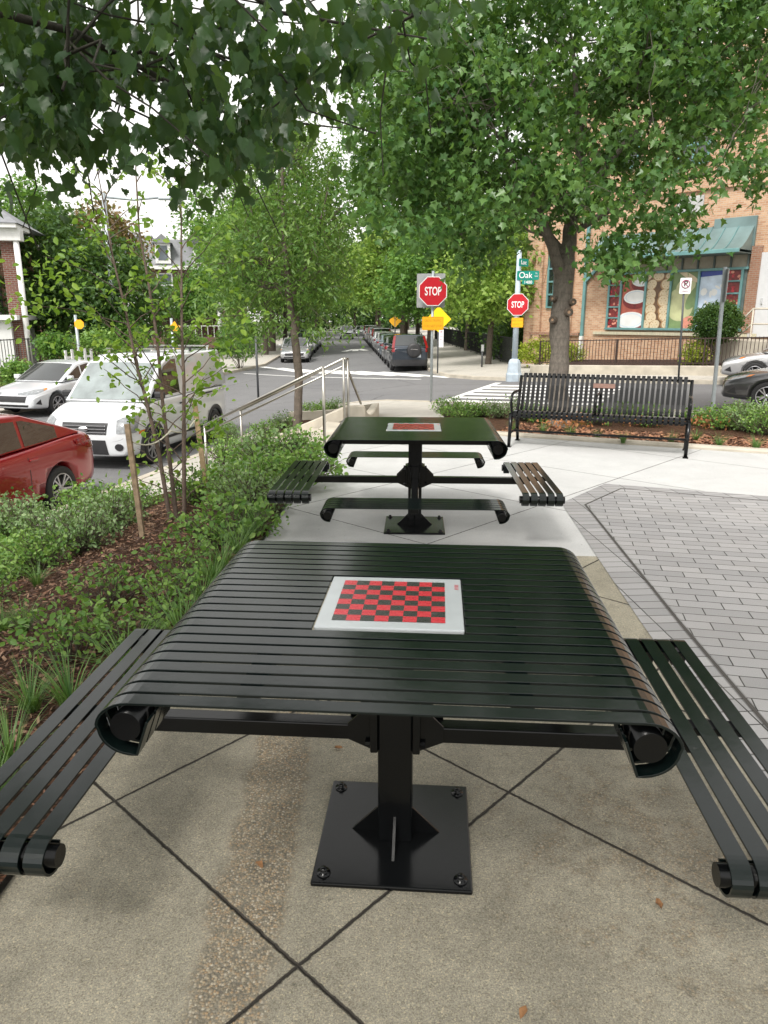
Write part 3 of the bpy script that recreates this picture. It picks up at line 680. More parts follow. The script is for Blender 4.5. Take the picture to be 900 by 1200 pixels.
def loftbody(k):
    K=KINDS[k]; L,W=K['L'],K['W']; tops=K['top']; xs=[]
    st=[x for x,z in tops]
    ex=[L/2*f for f in(.72,.5,-.5)]
    X=sorted(set(st),reverse=True)
    def topz(x):
        for (a,za),(b,zb_) in zip(tops,tops[1:]):
            if b<=x<=a: return za+(zb_-za)*(a-x)/(a-b)
    vs=[];fs=[]
    for x in X:
        e=max(0,(abs(x)-L*.36)/(L*.14)); w=W/2*(1-.10*e**2.2); zt=topz(x); zb_=.20+.10*max(0,e-.3)
        if e>.97: w*=.96
        ring=[(0,zb_),(.75*w,zb_),(.93*w,zb_+.02),(.985*w,zb_+.10),(w,(zb_+zt)*.48),(1.0*w,zt*.62+zb_*.38+.08),(.985*w,zt-.13),(.965*w,zt-.05),(.90*w,zt-.008),(.72*w,zt+.012),(.35*w,zt+.028),(0,zt+.03)]
        full=ring+[(-y,z) for y,z in ring[-2:0:-1]]
        vs+=[(x,y,z) for y,z in full]
    n=len(full)
    for i in range(len(X)-1):
        for j in range(n): j2=(j+1)%n; fs.append((i*n+j,i*n+j2,(i+1)*n+j2,(i+1)*n+j))
    fs.append(tuple(range(n))); fs.append(tuple((len(X)-1)*n+j for j in range(n))[::-1])
    return vs,fs
def gh_hw(K,z,wt=.80):
    zb_=K['gh'][0][1]; yb=K['W']/2*.945; yr=K['W']/2*(.80 if K['rear']!='van' else .86)
    return yb+(yr-yb)*(z-zb_)/(K['zr']-zb_)
def evalmesh(o):
    dg=bpy.context.evaluated_depsgraph_get(); me=bpy.data.meshes.new_from_object(o.evaluated_get(dg)); return me
CARC={}
def carproto(kind,van_glass=False):
    K=KINDS[kind]; L,W,r=K['L'],K['W'],K['r']; vs,fs=loftbody(kind)
    me=bpy.data.meshes.new('body'); me.from_pydata(vs,[],fs); bm=bmesh.new(); bm.from_mesh(me); bmesh.ops.recalc_face_normals(bm,faces=bm.faces); bm.to_mesh(me); bm.free()
    o=link('tmp',me,[MATS.get('placeholder') or mat('placeholder',(.5,.5,.5)),M_WELL]); m=o.modifiers.new('s','SUBSURF'); m.levels=2; m.render_levels=2
    for p in me.polygons: p.use_smooth=True
    cuts=[]
    for sx in(1,-1):
        cb=MB()
        for sy in(1,-1): cb.cyl((sx*K['wb']/2,sy*(W/2-.26),r+.01),(sx*K['wb']/2,sy*(W/2+.2),r+.01),r+.055,28)
        c=cb.build('cut',[M_PLAS,M_WELL]); c.data.polygons.foreach_set('material_index',[1]*len(c.data.polygons)); cuts.append(c)
        bo=o.modifiers.new('b','BOOLEAN'); bo.object=c; bo.operation='DIFFERENCE'; bo.solver='EXACT'; bo.material_mode='TRANSFER'
    me2=evalmesh(o); bpy.data.objects.remove(o)
    for c in cuts: bpy.data.objects.remove(c)
    me2.name='body'; return me2
def patch(bvh,poly,org,rv,uv,dv,off,m,name,parent,step=.06,th=0):
    # project 2D polygon (a,b) -> org+a*rv+b*uv along dv onto bvh
    bm=bmesh.new(); f=bm.faces.new([bm.verts.new((a,b,0)) for a,b in poly])
    for ax in(0,1):
        lo=min(p[ax] for p in poly); hi=max(p[ax] for p in poly); k=lo+step
        while k<hi:
            no=[0,0,0]; no[ax]=1; c=[0,0,0]; c[ax]=k; bmesh.ops.bisect_plane(bm,geom=bm.verts[:]+bm.edges[:]+bm.faces[:],plane_co=c,plane_no=no,dist=1e-6); k+=step
    bad=[]
    for v in bm.verts:
        o=Vector(org)+Vector(rv)*v.co.x+Vector(uv)*v.co.y; h=bvh.ray_cast(o,Vector(dv))
        v.co=(h[0]+h[1]*off) if h[0] else (o+Vector(dv)*1.0)
        if not h[0]: bad.append(v)
    bmesh.ops.delete(bm,geom=bad,context='VERTS')
    for f in bm.faces: f.smooth=True
    bmesh.ops.recalc_face_normals(bm,faces=bm.faces)
    me=bpy.data.meshes.new(name); bm.to_mesh(me); bm.free(); return link(name,me,m,parent)
def wheel(parent,x,y,r,side,rim='spoke'):
    w=.21; Mx=Matrix.Translation((x,y,r))@Matrix.Rotation(-math.pi/2*side,4,'X')
    wh=MB().lathe([(r*.66,-w/2),(r*.9,-w/2),(r*.98,-w/2+.02),(r,-w/2+.05),(r,w/2-.05),(r*.98,w/2-.02),(r*.9,w/2),(r*.70,w/2-.005),(r*.66,w/2-.03)],36,Mx).build('wheel',M_TYR,parent)
    mb=MB(); mb.lathe([(r*.68,w/2-.01),(r*.66,w/2-.005),(r*.62,w/2-.03),(r*.6,w/2-.11),(0,w/2-.12)],30,Mx)
    mb.build('rim_barrel',MATS.get('dark_rim') or mat('dark_rim',(.05,.05,.052),.5,metal=.5),wh)
    mb=MB(); mb.lathe([(r*.69,w/2-.012),(r*.665,w/2-.002),(r*.63,w/2-.012)],30,Mx); mb.lathe([(0,w/2-.015),(r*.10,w/2-.018),(r*.17,w/2-.04)],16,Mx)
    ns=5 if rim=='spoke' else 8
    for k in range(ns):
        for dd in((-.10,.10) if ns==5 else (0,)):
            a=2*math.pi*k/ns+.3; a2=a+dd
            p0=Mx@Vector((math.cos(a)*r*.1,math.sin(a)*r*.1,w/2-.035)); p1=Mx@Vector((math.cos(a2+dd)*r*.65,math.sin(a2+dd)*r*.65,w/2-.018))
            mb.beam(p0,p1,r*.085 if ns==5 else r*.12,.018,(0,1,0))
    mb.build('rim',M_RIM,wh)
def make_car(name,kind,col,loc,head,label,cat,group=None,detail=2,glass=None,tail='wide',z=None):
    K=KINDS[kind]; L,W,r=K['L'],K['W'],K['r']; gl=glass or M_GLS
    t=empty(name,(loc[0],loc[1],zs(loc[0])+.004 if z is None else z),head,label,cat,group)
    # tilt to road
    if kind not in CARC:
        CARC[kind]=carproto(kind); 
    me=CARC[kind].copy(); me.materials.clear(); o=link('body',me,[col,M_WELL],t)
    bvh=BVHTree.FromPolygons([v.co.copy() for v in me.vertices],[tuple(p.vertices) for p in me.polygons])
    # greenhouse
    gh=K['gh']; cols=[-1,-.75,-.4,0,.4,.75,1]; zb_=gh[0][1]
    path=[]
    for i in range(len(gh)-1):
        for j in range(4): f=j/4; path.append((gh[i][0]+(gh[i+1][0]-gh[i][0])*f,gh[i][1]+(gh[i+1][1]-gh[i][1])*f))
    path.append(gh[-1])
    def gpt(x,z,c,off=0):
        hw=gh_hw(K,z); crown=.035*(1-c*c)*min(1,(z-zb_+.1)*2.0)
        bow=0
        if x>0: bow=.10*(1-c*c)*(1 if x>gh[1][0]-.01 else max(0,x/gh[1][0])) 
        if x<gh[3][0]: bow=-.05*(1-c*c)
        return Vector((x+bow,c*hw,z+crown+off))
    vs=[];fs=[]
    for x,z in path: vs+=[gpt(x,z,c) for c in cols]
    n=len(cols); m_=len(path)
    for i in range(m_-1):
        for j in range(n-1): fs.append((i*n+j,i*n+j+1,(i+1)*n+j+1,(i+1)*n+j))
    b0=len(vs)
    for s,j in((-1,0),(1,n-1)):
        ids=[i*n+j for i in range(m_)]; fs.append(tuple(ids))
    mb=MB(); mb.add(vs,fs,True); ca=mb.build('cabin',col,t); bev(ca,.035,3,30)
    bpy.context.view_layer.update()
    def gpatch(i0,i1,f0,f1,name,c0=.86):
        A,B=gh[i0],gh[i1]; q=[];nx,nz=6,5
        vs=[]
        nrm=Vector((B[1]-A[1],0,-(B[0]-A[0]))).normalized(); 
        if nrm.z<0: nrm=-nrm
        for a in range(nz+1):
            f=f0+(f1-f0)*a/nz; x=A[0]+(B[0]-A[0])*f; z=A[1]+(B[1]-A[1])*f
            for b in range(nx+1): vs.append(gpt(x,z,-c0+2*c0*b/nx)+nrm*.010)
        fs=[(a*(nx+1)+b,a*(nx+1)+b+1,(a+1)*(nx+1)+b+1,(a+1)*(nx+1)+b) for a in range(nz) for b in range(nx)]
        return MB().add(vs,fs,True).build(name,gl,t)
    gpatch(0,1,.04,.97,'windshield',.90)
    if kind=='van': 
        pass
    gpatch(4,3,.14,.90,'rear_window',.84)
    if kind=='suv' and detail>1: pass
    # side windows
    side=[(x,z) for x,z in gh]
    si=poly_inset(side,.07)
    cuts=K['cut']; edges=[9]+cuts+([-1.42] if kind=='sedan' else [-9])
    for sy in(1,-1):
        for i in range(len(edges)-1):
            if kind=='van' and i>0: continue
            x1=edges[i]-(.03 if i>0 else 0); x0=edges[i+1]+(.03 if i<len(edges)-2 else 0)
            pl=clipx(si,x0,x1)
            if len(pl)<3: continue
            vs=[(x,sy*(gh_hw(K,z)+.006),z) for x,z in pl]; MB().add(vs,[tuple(range(len(vs)))]).build('side_window',M_GLS,t)
    for sx in(1,-1):
        for sy in(1,-1): wheel(t,sx*K['wb']/2,sy*(W/2-.115),r,sy,'spoke' if kind!='van' else 'hub')
    F=lambda poly,m,nm,off=.006,st=.06:patch(bvh,poly,(4,0,0),(0,1,0),(0,0,1),(-1,0,0),off,m,nm,t,st)
    B_=lambda poly,m,nm,off=.006,st=.06:patch(bvh,poly,(-4,0,0),(0,1,0),(0,0,1),(1,0,0),off,m,nm,t,st)
    def S(poly,m,nm,sy,off=.005,st=.08): return patch(bvh,poly,(0,sy*3,0),(1,0,0),(0,0,1),(0,-sy,0),off,m,nm,t,st)
    def D(poly,m,nm,sx,sy,ang,off=.007,st=.05):
        d=Vector((-sx*math.cos(ang),-sy*math.sin(ang),0)); rv=Vector((-sx*math.sin(ang),sy*math.cos(ang),0)); return patch(bvh,poly,Vector((sx*L/2,sy*W/2,0))-d*1.5-rv*0,rv,(0,0,1),d,off,m,nm,t,st)
    h=K['top'][1][1]
    # front
    if kind=='van':
        F([(-.42,.66),(.42,.66),(.45,.86),(-.45,.86)],M_PLAS,'grille',.01)
        mb=MB()
        for k in range(3): mb.box((2.305,0,.70+.06*k),(.02,.84,.018))
        mb.build('grille_bars',M_CHR,t); MB().lathe([(0,.012),(.07,.008),(.08,0)],20,ringM((2.315,0,.76),(1,0,0))@Matrix.Diagonal((.6,1.2,1,1))).build('badge',M_CHR,t)
        F([(-.45,.30),(.45,.30),(.40,.56),(-.40,.56)],M_PLAS,'lower_intake',.01)
        for sy in(1,-1):
            D([(-.24,.68),(.10,.68),(.20,.98),(-.10,.95),(-.22,.90)],M_LENS,'headlight',1,sy,R(28)); D([(.24,.64),(.40,.64),(.42,.70),(.26,.70)],M_AMB,'indicator',1,sy,R(50))
            F([(sy*.66+a*.085,.44+b*.065) for a,b in[(math.cos(k*.6),math.sin(k*.6)) for k in range(10)]],M_PLAS,'fog_lamp',.012,.03)
            S([(-1.2,.40),(.9,.40),(.9,.455),(-1.2,.455)],M_PLAS,'side_moulding',sy,.012)
            for xa,xb in((1.9,1.0),): pass
            S([(.98,.62),(.985,1.14),(.97,1.14),(.965,.62)],M_PLAS,'door_seam',sy,.003,.2)
            S([(.09,.30),(.105,.30),(.105,1.16),(.09,1.16)],M_PLAS,'door_seam',sy,.003,.2)
            MB().box((.22,sy*(W/2+.01),1.02),(.16,.03,.03)).build('door_handle',M_PLAS,t,.008); MB().box((-1.15,sy*(W/2+.0),1.10),(.34,.025,.035)).build('door_rail',M_PLAS,t,.006)
            # arch cladding
            for sx in(1,-1):
                mb=MB(); n=18; rr=r+.05
                c=(sx*K['wb']/2,r+.01)
                vs=[];fs=[]
                for k in range(n+1):
                    a=math.pi*(-.08+1.16*k/n)
                    for q in(rr-.012,rr+.085):
                        px_,pz_=c[0]+math.cos(a)*q,c[1]+math.sin(a)*q; hh=bvh.ray_cast(Vector((px_,sy*3,pz_)),Vector((0,-sy,0)))
                        yy=hh[0].y if hh[0] and abs(hh[0].y)>W/2-.2 else sy*W/2*.97
                        vs+=[(px_,yy+sy*.016,pz_),(px_,yy-sy*.03,pz_)]
                for k in range(n):
                    a=k*4; b=a+4
                    fs+=[(a,a+2,b+2,b),(a+1,b+1,b+3,a+3),(a,b,b+1,a+1),(a+2,a+3,b+3,b+2)]
                mb.add(vs,fs,True); mb.build('arch_cladding',M_PLAS,t)
        for k,x in enumerate((.1,-.8,-1.7)):
            mb=MB(); mb.beam((x,-.72,2.075),(x,.72,2.075),.05,.03); mb.box((x,-.68,2.03),(.05,.04,.08)); mb.box((x,.68,2.03),(.05,.04,.08)); mb.build('roof_bar',M_CHR if k!=1 else M_PLAS,t)
        # wiper line
        MB().tube([(1.53,.55,1.2),(1.50,.0,1.22),(1.44,-.3,1.25)],.008,6).build('wiper',M_PLAS,t)
    elif kind=='sedan':
        F([(-.55,.44),(.55,.44),(.62,.62),(-.62,.62)],M_PLAS,'grille',.01); F([(-.6,.26),(.6,.26),(.66,.37),(-.66,.37)],M_PLAS,'lower_intake',.01)
        F([(-.62,.60),(.62,.60),(.62,.625),(-.62,.625)],M_CHR if cat!='x' else M_PLAS,'grille_trim',.016)
        for sy in(1,-1):
            D([(-.42,.60),(.05,.66),(.34,.76),(.36,.80),(0,.76),(-.42,.68)],M_LENS,'headlight',1,sy,R(42)); D([(.26,.735),(.34,.76),(.36,.80),(.27,.785)],M_AMB,'indicator',1,sy,R(42),.012)
            D([(-.30,.80),(.10,.80),(.34,.90),(.36,.97),(.0,.98),(-.30,.93)],M_TAIL,'tail_light',-1,sy,R(42),.012)
            D([(.0,.40),(.14,.36),(.12,.52)],M_PLAS,'fog_lamp',1,sy,R(35))
        B_([(-.6,.36),(.6,.36),(.6,.44),(-.6,.44)],M_PLAS,'rear_bumper_trim',.01); B_([(-.26,.68),(.26,.68),(.26,.80),(-.26,.80)],M_PLT,'number_plate',.012)
    else:
        F([(-.5,.62),(.5,.62),(.52,.80),(-.52,.80)],M_PLAS,'grille',.01); F([(-.7,.36),(.7,.36),(.7,.5),(-.7,.5)],M_PLAS,'lower_intake',.01)
        for sy in(1,-1):
            D([(-.25,.70),(.1,.68),(.26,.86),(.0,.9),(-.25,.86)],M_LENS,'headlight',1,sy,R(35))
            # tall tail lights beside rear window
            A,Bp=gh[4],gh[3]; vs=[]
            for f in(-.02,.25,.5,.75,.96):
                x=A[0]+(Bp[0]-A[0])*f; z=A[1]+(Bp[1]-A[1])*f; hw=gh_hw(K,z); vs+=[(x-.035,sy*(hw-.10),z),(x-.015,sy*(hw+.012),z),(x+.10,sy*(hw+.014),z+.01)]
            fs=[]
            for k in range(4):
                for e in range(2): fs.append((k*3+e,k*3+e+1,k*3+e+4,k*3+e+3))
            MB().add(vs,fs).build('tail_light',M_TAIL,t)
            D([(-.12,.90),(.18,.90),(.18,1.08),(-.12,1.08)],M_TAIL,'tail_light',-1,sy,R(40),.01)
            S([(-2.1,.24),(2.1,.24),(2.1,.38),(-2.1,.38)],M_PLAS,'lower_cladding',sy,.008)
        B_([(-.86,.28),(.86,.28),(.86,.56),(-.86,.56)],M_PLAS if tail=='wide' else M_PLAS,'rear_bumper',.02); B_([(-.50,.66),(-.10,.66),(-.10,.80),(-.50,.80)],M_PLT,'number_plate',.012)
        if tail=='wide':
            sw=MB(); Mw=ringM((-2.36,-.18,.98),(-1,0,0)); sw.lathe([(0,.06),(.22,.06),(.30,.04),(.34,0),(.34,-.08)],28,Mw); sw.build('spare_wheel_cover',M_PLAS,t)
            MB().box((-2.43,-.18,1.03),(.006,.34,.035)).build('cover_lettering_strip',M_CHR,t)
        mb=MB()
        for sy in(1,-1): mb.tube([(.2,sy*.6,1.70),(0,sy*.62,1.73),(-1.3,sy*.62,1.73),(-1.6,sy*.6,1.68)],.018,8)
        mb.build('roof_rails',M_PLAS,t)
    if kind!='van':
        for sy in(1,-1):
            if detail>1:
                for xc in K['cut']: S([(xc-.006,.28),(xc+.006,.28),(xc+.006,1.0),(xc-.006,1.0)],M_PLAS,'door_seam',sy,.003,.2)
                S([(1.02,.30),(1.03,.30),(1.05,.9),(1.04,.9)],M_PLAS,'door_seam',sy,.003,.2)
            for xc in K['cut']:
                hz=K['top'][5][1]-.12; MB().box((xc-.10 if True else 0,sy*(W/2-.005),hz),(.17,.035,.028)).build('door_handle',col,t,.009)
    for sy in(1,-1):
        x=gh[0][0]-.28; mb=MB(); mb.box((x,sy*(W/2+.06),zb_+.10),(.12,.19,.13)); mb.build('side_mirror',M_PLAS if kind=='van' else col,t,.03)
    return t
RED=paint('red_car_paint',(.27,.004,.010),.35); WHT=paint('white_car_paint',(.58,.60,.62),0); SIL=paint('silver_car_paint',(.50,.50,.51),.5); NAV=paint('dark_blue_car_paint',(.025,.035,.05),.5); CHA=paint('charcoal_car_paint',(.07,.07,.075),.5); GRY=paint('grey_car_paint',(.22,.23,.24),.5); BLU=paint('blue_grey_car_paint',(.28,.34,.40),.5)
def heading(dx,dy): return math.atan2(dy,dx)
def put(px,py,d,kind,hd,wheelpos):
    # px,py,d : a wheel hub centre seen in photo; returns car centre
    w=P(px,py,d); K=KINDS[kind]; sx,sy=wheelpos; lx,ly=sx*K['wb']/2,sy*(K['W']/2-.02)
    return (w.x-(lx*math.cos(hd)-ly*math.sin(hd)),w.y-(lx*math.sin(hd)+ly*math.cos(hd)))
h=heading(-.235,-.972)
make_car('parked_car','sedan',RED,put(73,565,10.4,'sedan',h,(-1,1)),h,'glossy red sedan parked at the kerb, cut off by the left edge','car')
h2=heading(-.185,-.983)
make_car('parked_van','van',WHT,put(180,520,13.75,'van',h2,(1,1)),h2,'white compact cargo van with roof bars parked behind the red car','van',glass=M_VGL)
h=heading(-.30,-.955)
make_car('parked_car','sedan',WHT,put(68,468,21,'sedan',h,(1,1)),h,'white sedan parked on the far side of the street left of the van','car')
u=Vector((-.051,1)); h=heading(u.x,u.y)
c0=P(476,415,33.6+2.3); base=Vector((c0.x,c0.y))
make_car('parked_car','suv',NAV,base,h,'dark blue sport utility vehicle with rear spare wheel, nearest of the row under the trees','car','cars parked along the far avenue')
row=[('sedan',GRY,'grey'),('sedan',BLU,'blue grey'),('sedan',SIL,'silver'),('sedan',WHT,'white'),('suv',SIL,'silver'),('sedan',BLU,'blue grey'),('suv',CHA,'charcoal'),('sedan',SIL,'silver'),('sedan',NAV,'dark blue'),('suv',WHT,'white')]
ords=['second','third','fourth','fifth','sixth','seventh','eighth','ninth','tenth','eleventh']
for i,(k,c,cn) in enumerate(row):
    p=base+u*(5.5*(i+1)); make_car('parked_car',k,c,p,h,f'{cn} {"sedan" if k=="sedan" else "sport utility vehicle"}, {ords[i]} car in the row parked right of the avenue','car','cars parked along the far avenue',1,tail='no')
h=heading(.06,-1)
c0=P(347,408,46.5); make_car('parked_car','sedan',SIL,(c0.x,c0.y),h,'silver sedan facing the camera at the left kerb of the avenue','car','cars facing the camera on the avenue',1)
for i,(k,c,cn) in enumerate([('suv',CHA,'charcoal'),('sedan',WHT,'white'),('suv',BLU,'blue grey'),('sedan',WHT,'white')]):
    make_car('parked_car',k,c,(c0.x-.1-.3*(i+1),c0.y+6*(i+1)),h,f'{cn} car, {ords[i]} in the row at the left kerb of the avenue','car','cars facing the camera on the avenue',1)
make_car('parked_car','suv',WHT,(-4.9,98),h,'distant white vehicle in the middle of the avenue under the trees','car',None,1)
make_car('parked_car','sedan',SIL,(-3.4,112),h,'distant silver car behind the white vehicle at the end of the avenue','car',None,1)
hd=heading(-.90,.43)
make_car('parked_car','sedan',SIL,put(884,437,21.5,'sedan',hd,(1,1)),hd,'silver car with its nose by the shop railing at the right edge','car')
hd=heading(-.90,.43)
make_car('parked_car','sedan',CHA,put(897,472,16.3,'sedan',hd,(1,1)),hd,'dark grey car in front of the silver one at the right edge','car')
# ------------------------------------------------------------------ store
M_BRT=brick('tan_brick',(.40,.215,.125),(.56,.37,.24),(.50,.42,.33)); M_BRR=brick('red_brick',(.15,.06,.045),(.20,.085,.062),(.26,.24,.21)); M_BRD=brick('brown_brick',(.26,.13,.08),(.32,.17,.11),(.33,.28,.23))
M_TEAL=mat('teal_metal',(.13,.27,.27),.45,metal=.2,var=.15,scale=2.5); M_TEALL=mat('weathered_copper_roof',(.16,.235,.235),.4,metal=.3,var=.18,scale=1.6); M_TEALD=mat('dark_teal_panel',(.09,.12,.115),.6,var=.2)
M_LOUV=mat('grey_vent',(.42,.42,.41),.6,var=.15); M_DOORG=mat('pale_grey_door',(.55,.56,.57),.5,var=.05); M_IRON=mat('brown_iron',(.035,.02,.016),.5,var=.2); M_IRONK=mat('black_iron',(.010,.011,.012),.45,var=.2)
M_POUT=mat('white_downspout',(.62,.62,.60),.6,var=.2)
W0=P(612,420,34); fd=Vector((math.cos(R(-47)),math.sin(R(-47)),0)); fn=Vector((fd.y,-fd.x,0))  # fn points to viewer side
fn=Vector((-abs(fd.y),-fd.x,0)); fn=Vector((fd.y,-fd.x,0))
if fn.y>0: fn=-fn
W0.z=zs(W0.x)+.1
def FS(px,py,off=0):
    a=Vector(((px-450)/FP,CT+(600-py)/FP*ST,-ST+(600-py)/FP*CT)); o=Vector((0,0,H)); w=W0+fn*off
    k=(w-o).dot(fn)/a.dot(fn); g=o+a*k-w; return g.dot(fd),g.z
st=empty('brick_store',W0,math.atan2(fd.y,fd.x),'tan brick store with teal awning, teal framed picture windows and a side door','building')
# local: x along facade, -y towards the viewer, z up
LEN=26; HT=11.5
MB().box((LEN/2,6,HT/2-.4),(LEN,12,HT+.8)).build('wall',M_BRT,st)
s0,z1=FS(716,322); s1,z0=FS(868,388); z1=(FS(720,321)[1]+FS(868,315)[1])/2; z0=(FS(716,384)[1]+FS(866,388)[1])/2
wd=s1-s0; hh=z1-z0
MB().box((s0+wd/2,-.02,z0+hh/2),(wd,.06,hh)).build('window_backing',M_TEALD,st)
# vertical divisions by photo x at mid
xs_=[FS(x,350)[0] for x in(714.5,728.5,757,786,818,849,868)]
fr=MB()
for x in xs_: fr.box((x,-.09,z0+hh/2),(.085,.10,hh))
for z in(z0,z1): fr.box((s0+wd/2,-.088,z),(wd+.1,.10,.09))
for a,b in((xs_[0],xs_[1]),(xs_[5],xs_[6])):
    for k in range(1,5): fr.box(((a+b)/2,-.085,z0+hh*k/5),(b-a,.085,.06))
fr.build('window_frame',M_TEAL,st,.006)
# picture panels: plain generic food-like shapes
P_RED=mat('print_red',(.36,.09,.06),.35,var=.35,scale=3); P_CRM=mat('print_cream',(.60,.50,.34),.4,var=.12,scale=3); P_TAN=mat('print_tan',(.34,.20,.09),.4,var=.25,scale=4); P_WHT=mat('print_white',(.68,.69,.68),.35,var=.1,scale=2); P_GRN=mat('print_pale_green',(.42,.44,.24),.35,var=.3,scale=1.6); P_DGR=mat('print_green',(.16,.24,.10),.4,var=.3,scale=2); P_BLU=mat('print_blue',(.02,.05,.30),.35,var=.2); P_ICE=mat('print_ice',(.50,.60,.72),.35,var=.25,scale=2.5); P_PNK=mat('print_pink',(.62,.25,.18),.4,var=.3,scale=5); P_BER=mat('print_berry',(.35,.02,.03),.35,var=.6,scale=9); P_DKR=mat('print_dark_red',(.16,.02,.02),.4,var=.4,scale=9)
def disc(mb,cx,cz,rx,rz,y,rot=0,n=26,clip=None):
    pts=[]
    for k in range(n):
        a=2*math.pi*k/n; x=rx*math.cos(a); z=rz*math.sin(a); X=cx+x*math.cos(rot)-z*math.sin(rot); Z=cz+x*math.sin(rot)+z*math.cos(rot)
        if clip: X=min(max(X,clip[0]),clip[1]); Z=min(max(Z,clip[2]),clip[3])
        pts.append((X,y,Z))
    mb.add(pts,[tuple(range(n))])
def panel(i,name,mats,fnc):
    a,b=xs_[i]+.045,xs_[i+1]-.045; zz0,zz1=z0+.045,z1-.045; mb=MB(); mb.add([(a,-.062,zz0),(b,-.062,zz0),(b,-.062,zz1),(a,-.062,zz1)],[(0,1,2,3)])
    fnc(mb,a,b-a,zz0,zz1-zz0,(a,b,zz0,zz1)); mb.build(name,mats,st,fix=False)
def cans(mb,a,w,z,h,c):
    for k,(u,v,r) in enumerate(((.85,.88,.42),(.62,.58,.50),(.45,.14,.62))):
        mb.cur=2; disc(mb,a+u*w,z+v*h-.06*h,r*w*1.12,r*w*.72,-.0635-.003*k,.05,clip=c); mb.cur=1; disc(mb,a+u*w,z+v*h,r*w*1.06,r*w*.55,-.065-.003*k,.05,clip=c); mb.cur=3; disc(mb,a+u*w,z+v*h,r*w*.9,r*w*.45,-.066-.003*k,.05,clip=c)
        mb.cur=1; disc(mb,a+u*w,z+v*h,r*w*.84,r*w*.41,-.067-.003*k,.05,clip=c)
def crackers(mb,a,w,z,h,c):
    rr=random.Random(3); k=0
    for v in(.95,.8,.62,.5,.34,.2,.06):
        for u in((.22,.78),(.50,.98,.02))[int(v*20)%2]:
            u+=rr.uniform(-.08,.08); ro=rr.uniform(-.6,.6); sq=rr.uniform(.62,1.0)
            mb.cur=1; disc(mb,a+u*w,z+v*h-.02,.26*w,.26*w*sq,-.0635-.0008*k,ro,clip=c); mb.cur=2; disc(mb,a+u*w+.02*w,z+v*h,.225*w,.225*w*sq,-.0638-.0008*k,ro,clip=c)
            mb.cur=1
            for q in range(6): disc(mb,a+u*w+.12*w*math.cos(q*1.05),z+v*h+.11*w*math.sin(q*1.05),.02*w,.02*w,-.0641-.0008*k,0,6,clip=c)
            k+=1
def pear(mb,a,w,z,h,c):
    mb.cur=1; disc(mb,a+.55*w,z+.75*h,.40*w,.30*w,-.064,.5,clip=c); disc(mb,a+.35*w,z+.42*h,.55*w,.62*w,-.0645,.3,clip=c)
    mb.cur=2; disc(mb,a+.9*w,z+.55*h,.22*w,.5*w,-.066,-.5,clip=c); mb.cur=3; disc(mb,a+.8*w,z+.1*h,.30*w,.25*w,-.067,.2,clip=c); mb.cur=4; disc(mb,a+.62*w,z+.93*h,.5*w,.10*w,-.068,-.5,clip=c)
def ice(mb,a,w,z,h,c):
    mb.cur=1; mb.add([(a,-.064,z+.90*h),(a+w,-.064,z+.93*h),(a+w,-.064,z+h),(a,-.064,z+h)],[(0,1,2,3)])
    rr=random.Random(5); mb.cur=2
    for k in range(16): disc(mb,a+rr.random()*w,z+rr.random()*.85*h,.05*w+.12*w*rr.random(),.05*w+.1*w*rr.random(),-.0645-.0003*k,rr.random()*3,7,clip=c)
def berry(mb,a,w,z,h,c):
    rr=random.Random(8)
    for k in range(40):
        mb.cur=1+k%2; disc(mb,a+rr.random()*w,z+rr.random()*h,.13*w,.10*w,-.0635-.0003*k,rr.random()*3,9,clip=c)
panel(0,'window_picture',[P_DKR,P_BER,P_PNK],berry); panel(1,'window_picture',[P_RED,P_WHT,P_DKR,P_ICE],cans); panel(2,'window_picture',[mat('print_brown',(.13,.07,.035),.35,var=.3,scale=5),P_TAN,P_CRM],crackers)
panel(3,'window_picture',[P_DGR,P_GRN,P_DGR,P_PNK,P_CRM],pear); panel(4,'window_picture',[P_ICE,P_BLU,P_WHT],ice); panel(5,'window_picture',[P_DKR,P_BER,P_PNK],berry)
# transom panels under awning
tz=FS(800,300)[1]; tr=MB(); n=9
MB().box((s0+wd/2,-.02,(z1+tz)/2+.03),(wd,.05,tz-z1)).build('transom_back',mat('transom_beige',(.34,.31,.25),.6,var=.1),st)
for k in range(n+1): tr.box((s0+wd*k/n,-.07,(z1+tz)/2+.05),(.06,.08,tz-z1))
tr.box((s0+wd/2,-.069,tz+.03),(wd+.2,.08,.08)); tr.build('transom_frame',M_TEALD,st)
# awning: flared standing seam roof
az=FS(815,298)[1]; at=FS(880,262)[1]; aL=FS(713,310)[0]-.4; aR=FS(884,290)[0]; sec=[]
aR=s1+.10
prof=[]
for k in range(9): f=k/8; prof.append((-1.25*(1-f)**.9-.02,az+(at-az)*(f**1.7)))
mb=MB(); vs=[]
for xx in(aL,aR-1.0):
    vs+=[(xx,y,z) for y,z in prof]
